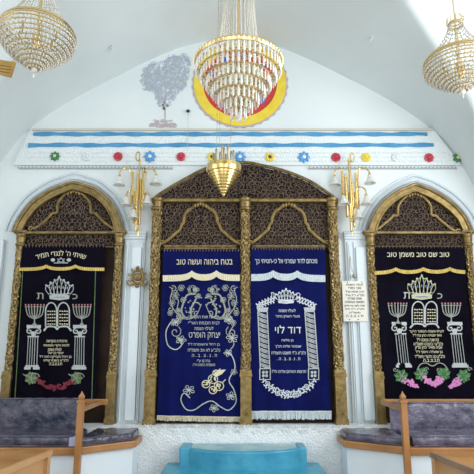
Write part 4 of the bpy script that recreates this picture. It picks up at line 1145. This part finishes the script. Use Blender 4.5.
# brass cone lamp
Yl = 5.8; p = W(223.8, 166, Yl); X, Z = p.x, p.z
e = empty('cone_lamp', (X, Yl, Z), 'shiny ridged brass cone lamp hanging on chains in front of the central ark', 'hanging lamp')
mb = MB(); prof = [(.19, .0)]; R_ = .215
bot = W(223.8, 197, Yl).z - Z
prof = [(.20, .01), (.212, .005), (.215, -.02), (.212, -.09)]
n = 10
for k in range(n):
    t = k / n; r = .208 * (1 - t) ; z = -.095 + (bot + .095) * t
    prof += [(r, z), (r * .985, z - .006), (r * .93, z - .008)]
prof += [(.004, bot)]
prof = [(.18, -.0)] + prof
mb.lathe(prof, (X, Yl, Z), 40); mb.build('ridged_cone', M['brass'], e, smooth=True)
for i, (dx, dy, h) in enumerate([(-.13, 0, .17), (-.09, -.07, .2), (-.05, .08, .22), (-.02, -.10, .24), (.02, .1, .2), (.05, -.07, .26), (.09, .06, .22), (.12, -.02, .2), (0, 0, .25), (-.11, .07, .19)]):
    mb = MB(); mb.lathe([(.011, 0), (.011, h * .7), (.014, h * .72), (.012, h), (.004, h + .015)], (X + dx, Yl + dy, Z - .01), 10); mb.build('candle_tube', M['chain'], e, smooth=True)
for dx in (-.055, .085, -.09):
    mb = MB(); ztop = ceil_z(X, Yl) - .005; z = Z; i = 0
    q0 = Vector((X + dx, Yl, Z)); q1 = Vector((X + dx * .9, Yl, ztop))
    nL = int((ztop - Z) / .05)
    for i in range(nL):
        c_ = q0.lerp(q1, (i + .5) / nL); h = .028
        if i % 2: mb.tube([(c_.x - .006, c_.y, c_.z), (c_.x, c_.y, c_.z + h), (c_.x + .006, c_.y, c_.z), (c_.x, c_.y, c_.z - h)], .0022, 4, closed=True)
        else: mb.tube([(c_.x, c_.y - .006, c_.z), (c_.x, c_.y, c_.z + h), (c_.x, c_.y + .006, c_.z), (c_.x, c_.y, c_.z - h)], .0022, 4, closed=True)
    mb.build('chain', M['chain'], e)

# ------------------------------------------------------------------ blue steps
def stepmesh(x0, x1, yb, yf, z, bulge, z0=0.0):
    cx = (x0 + x1) / 2; hw = (x1 - x0) / 2; pts = [(x1, yb), (x0, yb)]
    yc = yf + bulge
    pts.append((x0, yc))
    for k in range(1, 20):
        t = k / 20; pts.append((x0 + (x1 - x0) * t, yc - bulge * (math.sin(PI * t)) ** .7))
    pts.append((x1, yc)); return pts[::-1]
e = empty('ark_steps', (.07, 6.2, 0), 'turquoise painted rounded steps below the central ark', 'steps')
ZT = .45
a = H(189, 446, ZT); b = H(299, 446, ZT); f_ = H(245, 452, ZT)
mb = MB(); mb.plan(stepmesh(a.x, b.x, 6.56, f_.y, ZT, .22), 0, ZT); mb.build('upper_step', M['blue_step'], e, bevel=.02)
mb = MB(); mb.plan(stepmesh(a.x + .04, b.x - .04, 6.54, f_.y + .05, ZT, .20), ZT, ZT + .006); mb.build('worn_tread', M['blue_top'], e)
w0 = H(181, 444.5, ZT + .015).x; w1 = H(305, 444.5, ZT + .015).x
for u0, u1 in ((w0, a.x + .03), (b.x - .03, w1)):
    mb = MB(); mb.box((u0, 6.25, 0), (u1, 6.56, ZT + .015)); mb.build('side_cheek', M['blue_step'], e, bevel=.02)
a2 = H(166, 464, .25); b2 = H(320, 464, .25)
mb = MB(); mb.plan(stepmesh(a2.x, b2.x, 6.5, 5.5, .25, .5), 0, .25); mb.build('lower_step', M['blue_step'], e, bevel=.02)

# ------------------------------------------------------------------ benches
ZS = .55
def bench(side, label, cush, px_end, px_corner, px_post, clabels, px_rail, railY, py_back):
    """side = -1 left, +1 right; pixels measured along the front edge of the seat board"""
    end = H(px_end, 440.5, ZS); cor = H(px_corner, 448.0, ZS); out = side * 3.35
    yB = 6.56
    plan = [(end.x, yB), (end.x, end.y), (cor.x, cor.y), (out, cor.y), (out, yB)]
    if side > 0: plan = plan[::-1]
    e = empty('corner_bench', ((end.x + out) / 2, 6.2, 0), label, 'bench', 'benches in front of the side arks')
    mb = MB(); mb.plan(plan[::-1], ZS - .075, ZS); mb.build('seat_board', M['wood'], e, bevel=.01)
    ins = [(end.x + side * .05, yB), (end.x + side * .05, end.y + .05), (cor.x + side * .02, cor.y + .05), (out, cor.y + .05), (out, yB)]
    if side > 0: ins = ins[::-1]
    mb = MB(); mb.plan(ins[::-1], 0, ZS - .07); o = mb.build('masonry_base', M['base_white'], e); o['label'] = 'white painted base'
    # post with pointed finial
    p = H(px_post, 448, ZS); px_, py_ = p.x, cor.y - .04
    zt = W(px_post, 391, py_).z; w = .032
    mb = MB(); mb.box((px_ - w, py_ - w, 0), (px_ + w, py_ + w, zt - .11)); mb.box((px_ - w * 1.25, py_ - w * 1.25, zt - .12), (px_ + w * 1.25, py_ + w * 1.25, zt - .095))
    mb.lathe([(w * .75, -.10), (w * 1.15, -.075), (w * 1.25, -.055), (w * .6, -.03), (.003, .0)], (px_, py_, zt), 4, a0=PI / 4)
    mb.build('post', M['wood'], e, bevel=.004)
    zr = W(px_rail, 402, railY).z; rx = W(px_rail, 402, railY).x
    mb = MB(); mb.box((min(rx, out), railY - .02, zr - .035), (max(rx, out), railY + .02, zr + .035)); mb.build('back_rail', M['wood'] if side < 0 else M['wood_orange'], e, bevel=.006)
    mb = MB(); mb.bar((px_, py_, zr), (px_, railY, zr), .04, .05); mb.build('arm_rail', M['wood'], e)
    mb = MB()
    for xx in (rx + side * .36, side * 3.2): mb.box((xx - .025, railY + .02, ZS - .01), (xx + .025, railY + .06, zr + .03))
    mb.build('back_upright', M['wood'], e)
    # cushions
    def cushion(x0, x1, y0, y1, z0, z1, nm, lab, lean=0, yfun=None, endcap=None):
        nx, ny, nz = 28, 8, 4; rr = random.Random(int(abs(x0) * 100))
        mb = MB(); vs = []; idx = {}
        def P(i, j, k):
            key = (i, j, k)
            if key in idx: return idx[key]
            u, v_, w_ = i / nx, j / ny, k / nz
            x = x0 + (x1 - x0) * u; yo = yfun(x) if yfun else 0
            y = y0 + yo * (1 - v_) + (y1 - y0) * v_; z = z0 + (z1 - z0) * w_
            # soft edges and wrinkles
            y += lean * w_
            if i in (0, nx): y += .02 * (.5 - v_) * 2; z += .015 * (.5 - w_) * 2
            if k in (0, nz): y += .018 * (.5 - v_) * 2 if j in (0, ny) else 0
            wr = .007 * math.sin(x * 41 + z * 13) + .006 * math.sin(x * 23 - y * 31) + rr.uniform(-.003, .003)
            if j == 0: y -= wr
            if k == nz: z += wr * .35
            idx[key] = len(vs); vs.append((x, y, z)); return idx[key]
        fs = []
        for i in range(nx):
            for k in range(nz):
                fs.append((P(i, 0, k), P(i + 1, 0, k), P(i + 1, 0, k + 1), P(i, 0, k + 1))); fs.append((P(i, ny, k), P(i, ny, k + 1), P(i + 1, ny, k + 1), P(i + 1, ny, k)))
            for j in range(ny):
                fs.append((P(i, j, nz), P(i + 1, j, nz), P(i + 1, j + 1, nz), P(i, j + 1, nz))); fs.append((P(i, j, 0), P(i, j + 1, 0), P(i + 1, j + 1, 0), P(i + 1, j, 0)))
        for j in range(ny):
            for k in range(nz):
                fs.append((P(0, j, k), P(0, j, k + 1), P(0, j + 1, k + 1), P(0, j + 1, k))); fs.append((P(nx, j, k), P(nx, j + 1, k), P(nx, j + 1, k + 1), P(nx, j, k + 1)))
        mb.add(vs, fs)
        o = empty(nm, ((x0 + x1) / 2, (y0 + y1) / 2, z0), lab, 'cushion', 'plastic-covered bench cushions')
        c_ = mb.build('cushion_body', cush, o, smooth=True)
        mb = MB()
        for zz in (z0 + .012, z1 - .006):
            mb.tube([(x0 + (x1 - x0) * k / 24, y0 + (yfun(x0 + (x1 - x0) * k / 24) if yfun else 0) + lean * (zz - z0) / (z1 - z0) - .004, zz) for k in range(25)], .006, 6)
        q = mb.build('edge_piping', M['cushion_lilac'], o, smooth=True)
        if endcap:
            mb = MB(); mb.box(*endcap); q = mb.build('end_face', M['piping'], o, bevel=.008); q['label'] = 'pale lilac end of the cushion'
    xin = H(px_post - side * 1.5 + side * 2, 446, ZS).x
    xe = cor.x + side * .06
    lo, hi = min(xe, out), max(xe, out)
    y0 = cor.y + .05
    ec = (xe - .035, y0 - .012, ZS + .005) , (xe + .035, y0 + .10, ZS + .10)
    cushion(lo, hi, y0, 6.36, ZS, ZS + .115, 'seat_cushion', clabels[0], endcap=ec if side < 0 else None)
    # thin tapered cushion on the inner part of the seat
    xi = end.x + side * .04; lo2, hi2 = min(xi, xe - side * .05), max(xi, xe - side * .05)
    slope = (cor.y - end.y) / (cor.x - end.x)
    cushion(lo2, hi2, 0, yB - .02, ZS, ZS + .085, 'seat_cushion', clabels[1], yfun=lambda x: end.y + .05 + slope * (x - end.x))
    xb = W(82 if side < 0 else 391, 420, 6.4).x; zb = W(237, py_back, 6.46).z
    cushion(min(xb, out), max(xb, out), 6.37, 6.46, ZS + .0, zb, 'back_cushion', clabels[2], lean=.0)
    return e
bench(-1, 'honey-wood corner bench with pointed post and slate cushions in front of the left ark', M['cushion'], 136.5, 76, 79.5,
      ('thick slate-blue seat cushion of the left bench, left of the wooden post', 'thin slate-blue seat cushion right of the left bench post', 'slate-blue backrest cushion standing below the left ark curtain'), 107.5, 6.5, 397.5)
bench(1, 'honey-wood corner bench with pointed post and lilac cushions in front of the right ark', M['cushion_lilac'], 343, 410, 405,
      ('thick lilac-grey seat cushion of the right bench, right of the wooden post', 'thin dark slate seat cushion left of the right bench post', 'lilac-grey backrest cushion standing below the right ark curtain'), 383, 6.5, 401.5)

# near wooden desks at both lower corners
def desk(side, label, corner_px, near_px, mt, ms):
    zt = .75
    c_ = H(corner_px[0], corner_px[1], zt); n_ = H(near_px[0], near_px[1], zt)
    d = (n_ - c_).normalized(); n2 = c_ + d * 2.0; o = side * 3.1
    e = empty('reading_desk', (side * 2.4, (c_.y + n2.y) / 2, 0), label, 'desk', 'wooden desks in the lower corners')
    pl = [(c_.x, c_.y), (n2.x, n2.y), (o, n2.y), (o, c_.y)]
    if side > 0: pl = pl[::-1]
    mb = MB(); mb.plan(pl[::-1], zt - .03, zt); mb.build('desk_top', mt, e, bevel=.004)
    mb = MB(); off = Vector((-side * .012, 0, 0))
    a = Vector((c_.x + side * .03, c_.y - .02, 0)); b = Vector((n2.x + side * .03, n2.y, 0))
    mb.add([(a.x, a.y, .12), (b.x, b.y, .12), (b.x, b.y, zt - .03), (a.x, a.y, zt - .03), (a.x + side * .03, a.y, .12), (b.x + side * .03, b.y, .12), (b.x + side * .03, b.y, zt - .03), (a.x + side * .03, a.y, zt - .03)],
           [(0, 1, 2, 3), (7, 6, 5, 4), (0, 4, 5, 1), (1, 5, 6, 2), (2, 6, 7, 3), (3, 7, 4, 0)])
    mb.build('side_panel', ms, e)
    mb = MB(); mb.box((min(c_.x + side * .04, o), c_.y - .05, .12), (max(c_.x + side * .04, o), c_.y - .02, zt - .03)); mb.build('back_panel', ms, e)
    mb = MB(); mb.bar(c_ + Vector((side * .005, 0, -.018)), n2 + Vector((side * .005, 0, -.018)), .03, .045); mb.build('edge_board', M['wood_pale'] if side < 0 else M['wood_grey'], e)
    for (x, y) in ((c_.x + side * .03, c_.y - .04), (o - side * .06, c_.y - .04), (n2.x + side * .05, n2.y + .04), (o - side * .06, n2.y + .04)):
        mb = MB(); mb.box((x - .03, y - .03, 0), (x + .03, y + .03, zt - .03)); mb.build('leg', ms, e, bevel=.004)
desk(-1, 'orange-topped wooden desk with pale side at the lower left corner', (52, 450), (0, 471.5), M['wood_orange'], M['wood_pale'])
desk(1, 'orange-topped wooden desk with brown edge board at the lower right corner', (430, 452), (474, 469.5), M['wood_orange'], M['wood_pale'])

# ------------------------------------------------------------------ light
w = bpy.data.worlds.new('sky'); bpy.context.scene.world = w; w.use_nodes = True
bg = w.node_tree.nodes['Background']; bg.inputs['Color'].default_value = (.88, .95, 1, 1); bg.inputs['Strength'].default_value = 1.2
def area(name, loc, rot, sx, sy, power, col=(1, 1, 1)):
    l = bpy.data.lights.new(name, 'AREA'); l.shape = 'RECTANGLE'; l.size = sx; l.size_y = sy; l.energy = power; l.color = col
    o = bpy.data.objects.new(name, l); C.objects.link(o); o.location = loc; o.rotation_euler = rot
area('daylight_right', (4.28, 3.0, 3.3), (0, math.radians(90), 0), 3.6, 3.4, 310, (.96, .985, 1))
area('daylight_left', (-4.43, 3.0, 3.1), (0, math.radians(-90), 0), 2.8, 2.6, 70, (.96, .985, 1))
area('daylight_front_a', (-1.9, -1.18, 2.9), (math.radians(90), 0, 0), 2.4, 3.6, 75, (.97, .98, 1))
area('daylight_front_b', (1.9, -1.18, 2.9), (math.radians(90), 0, 0), 2.4, 3.6, 75, (.97, .98, 1))

# ------------------------------------------------------------------ camera
cam = bpy.data.cameras.new('camera'); co = bpy.data.objects.new('camera', cam); C.objects.link(co)
co.location = (0, 0, EYE); co.rotation_euler = (math.radians(90) + TILT, 0, 0)
cam.sensor_width = 36; cam.lens = 36 * F / 474; cam.clip_start = .05
S = bpy.context.scene; S.camera = co
S.view_settings.view_transform = 'Standard'; S.view_settings.look = 'None'; S.view_settings.gamma = 1; S.view_settings.exposure = -0.33
S.view_settings.use_curve_mapping = False
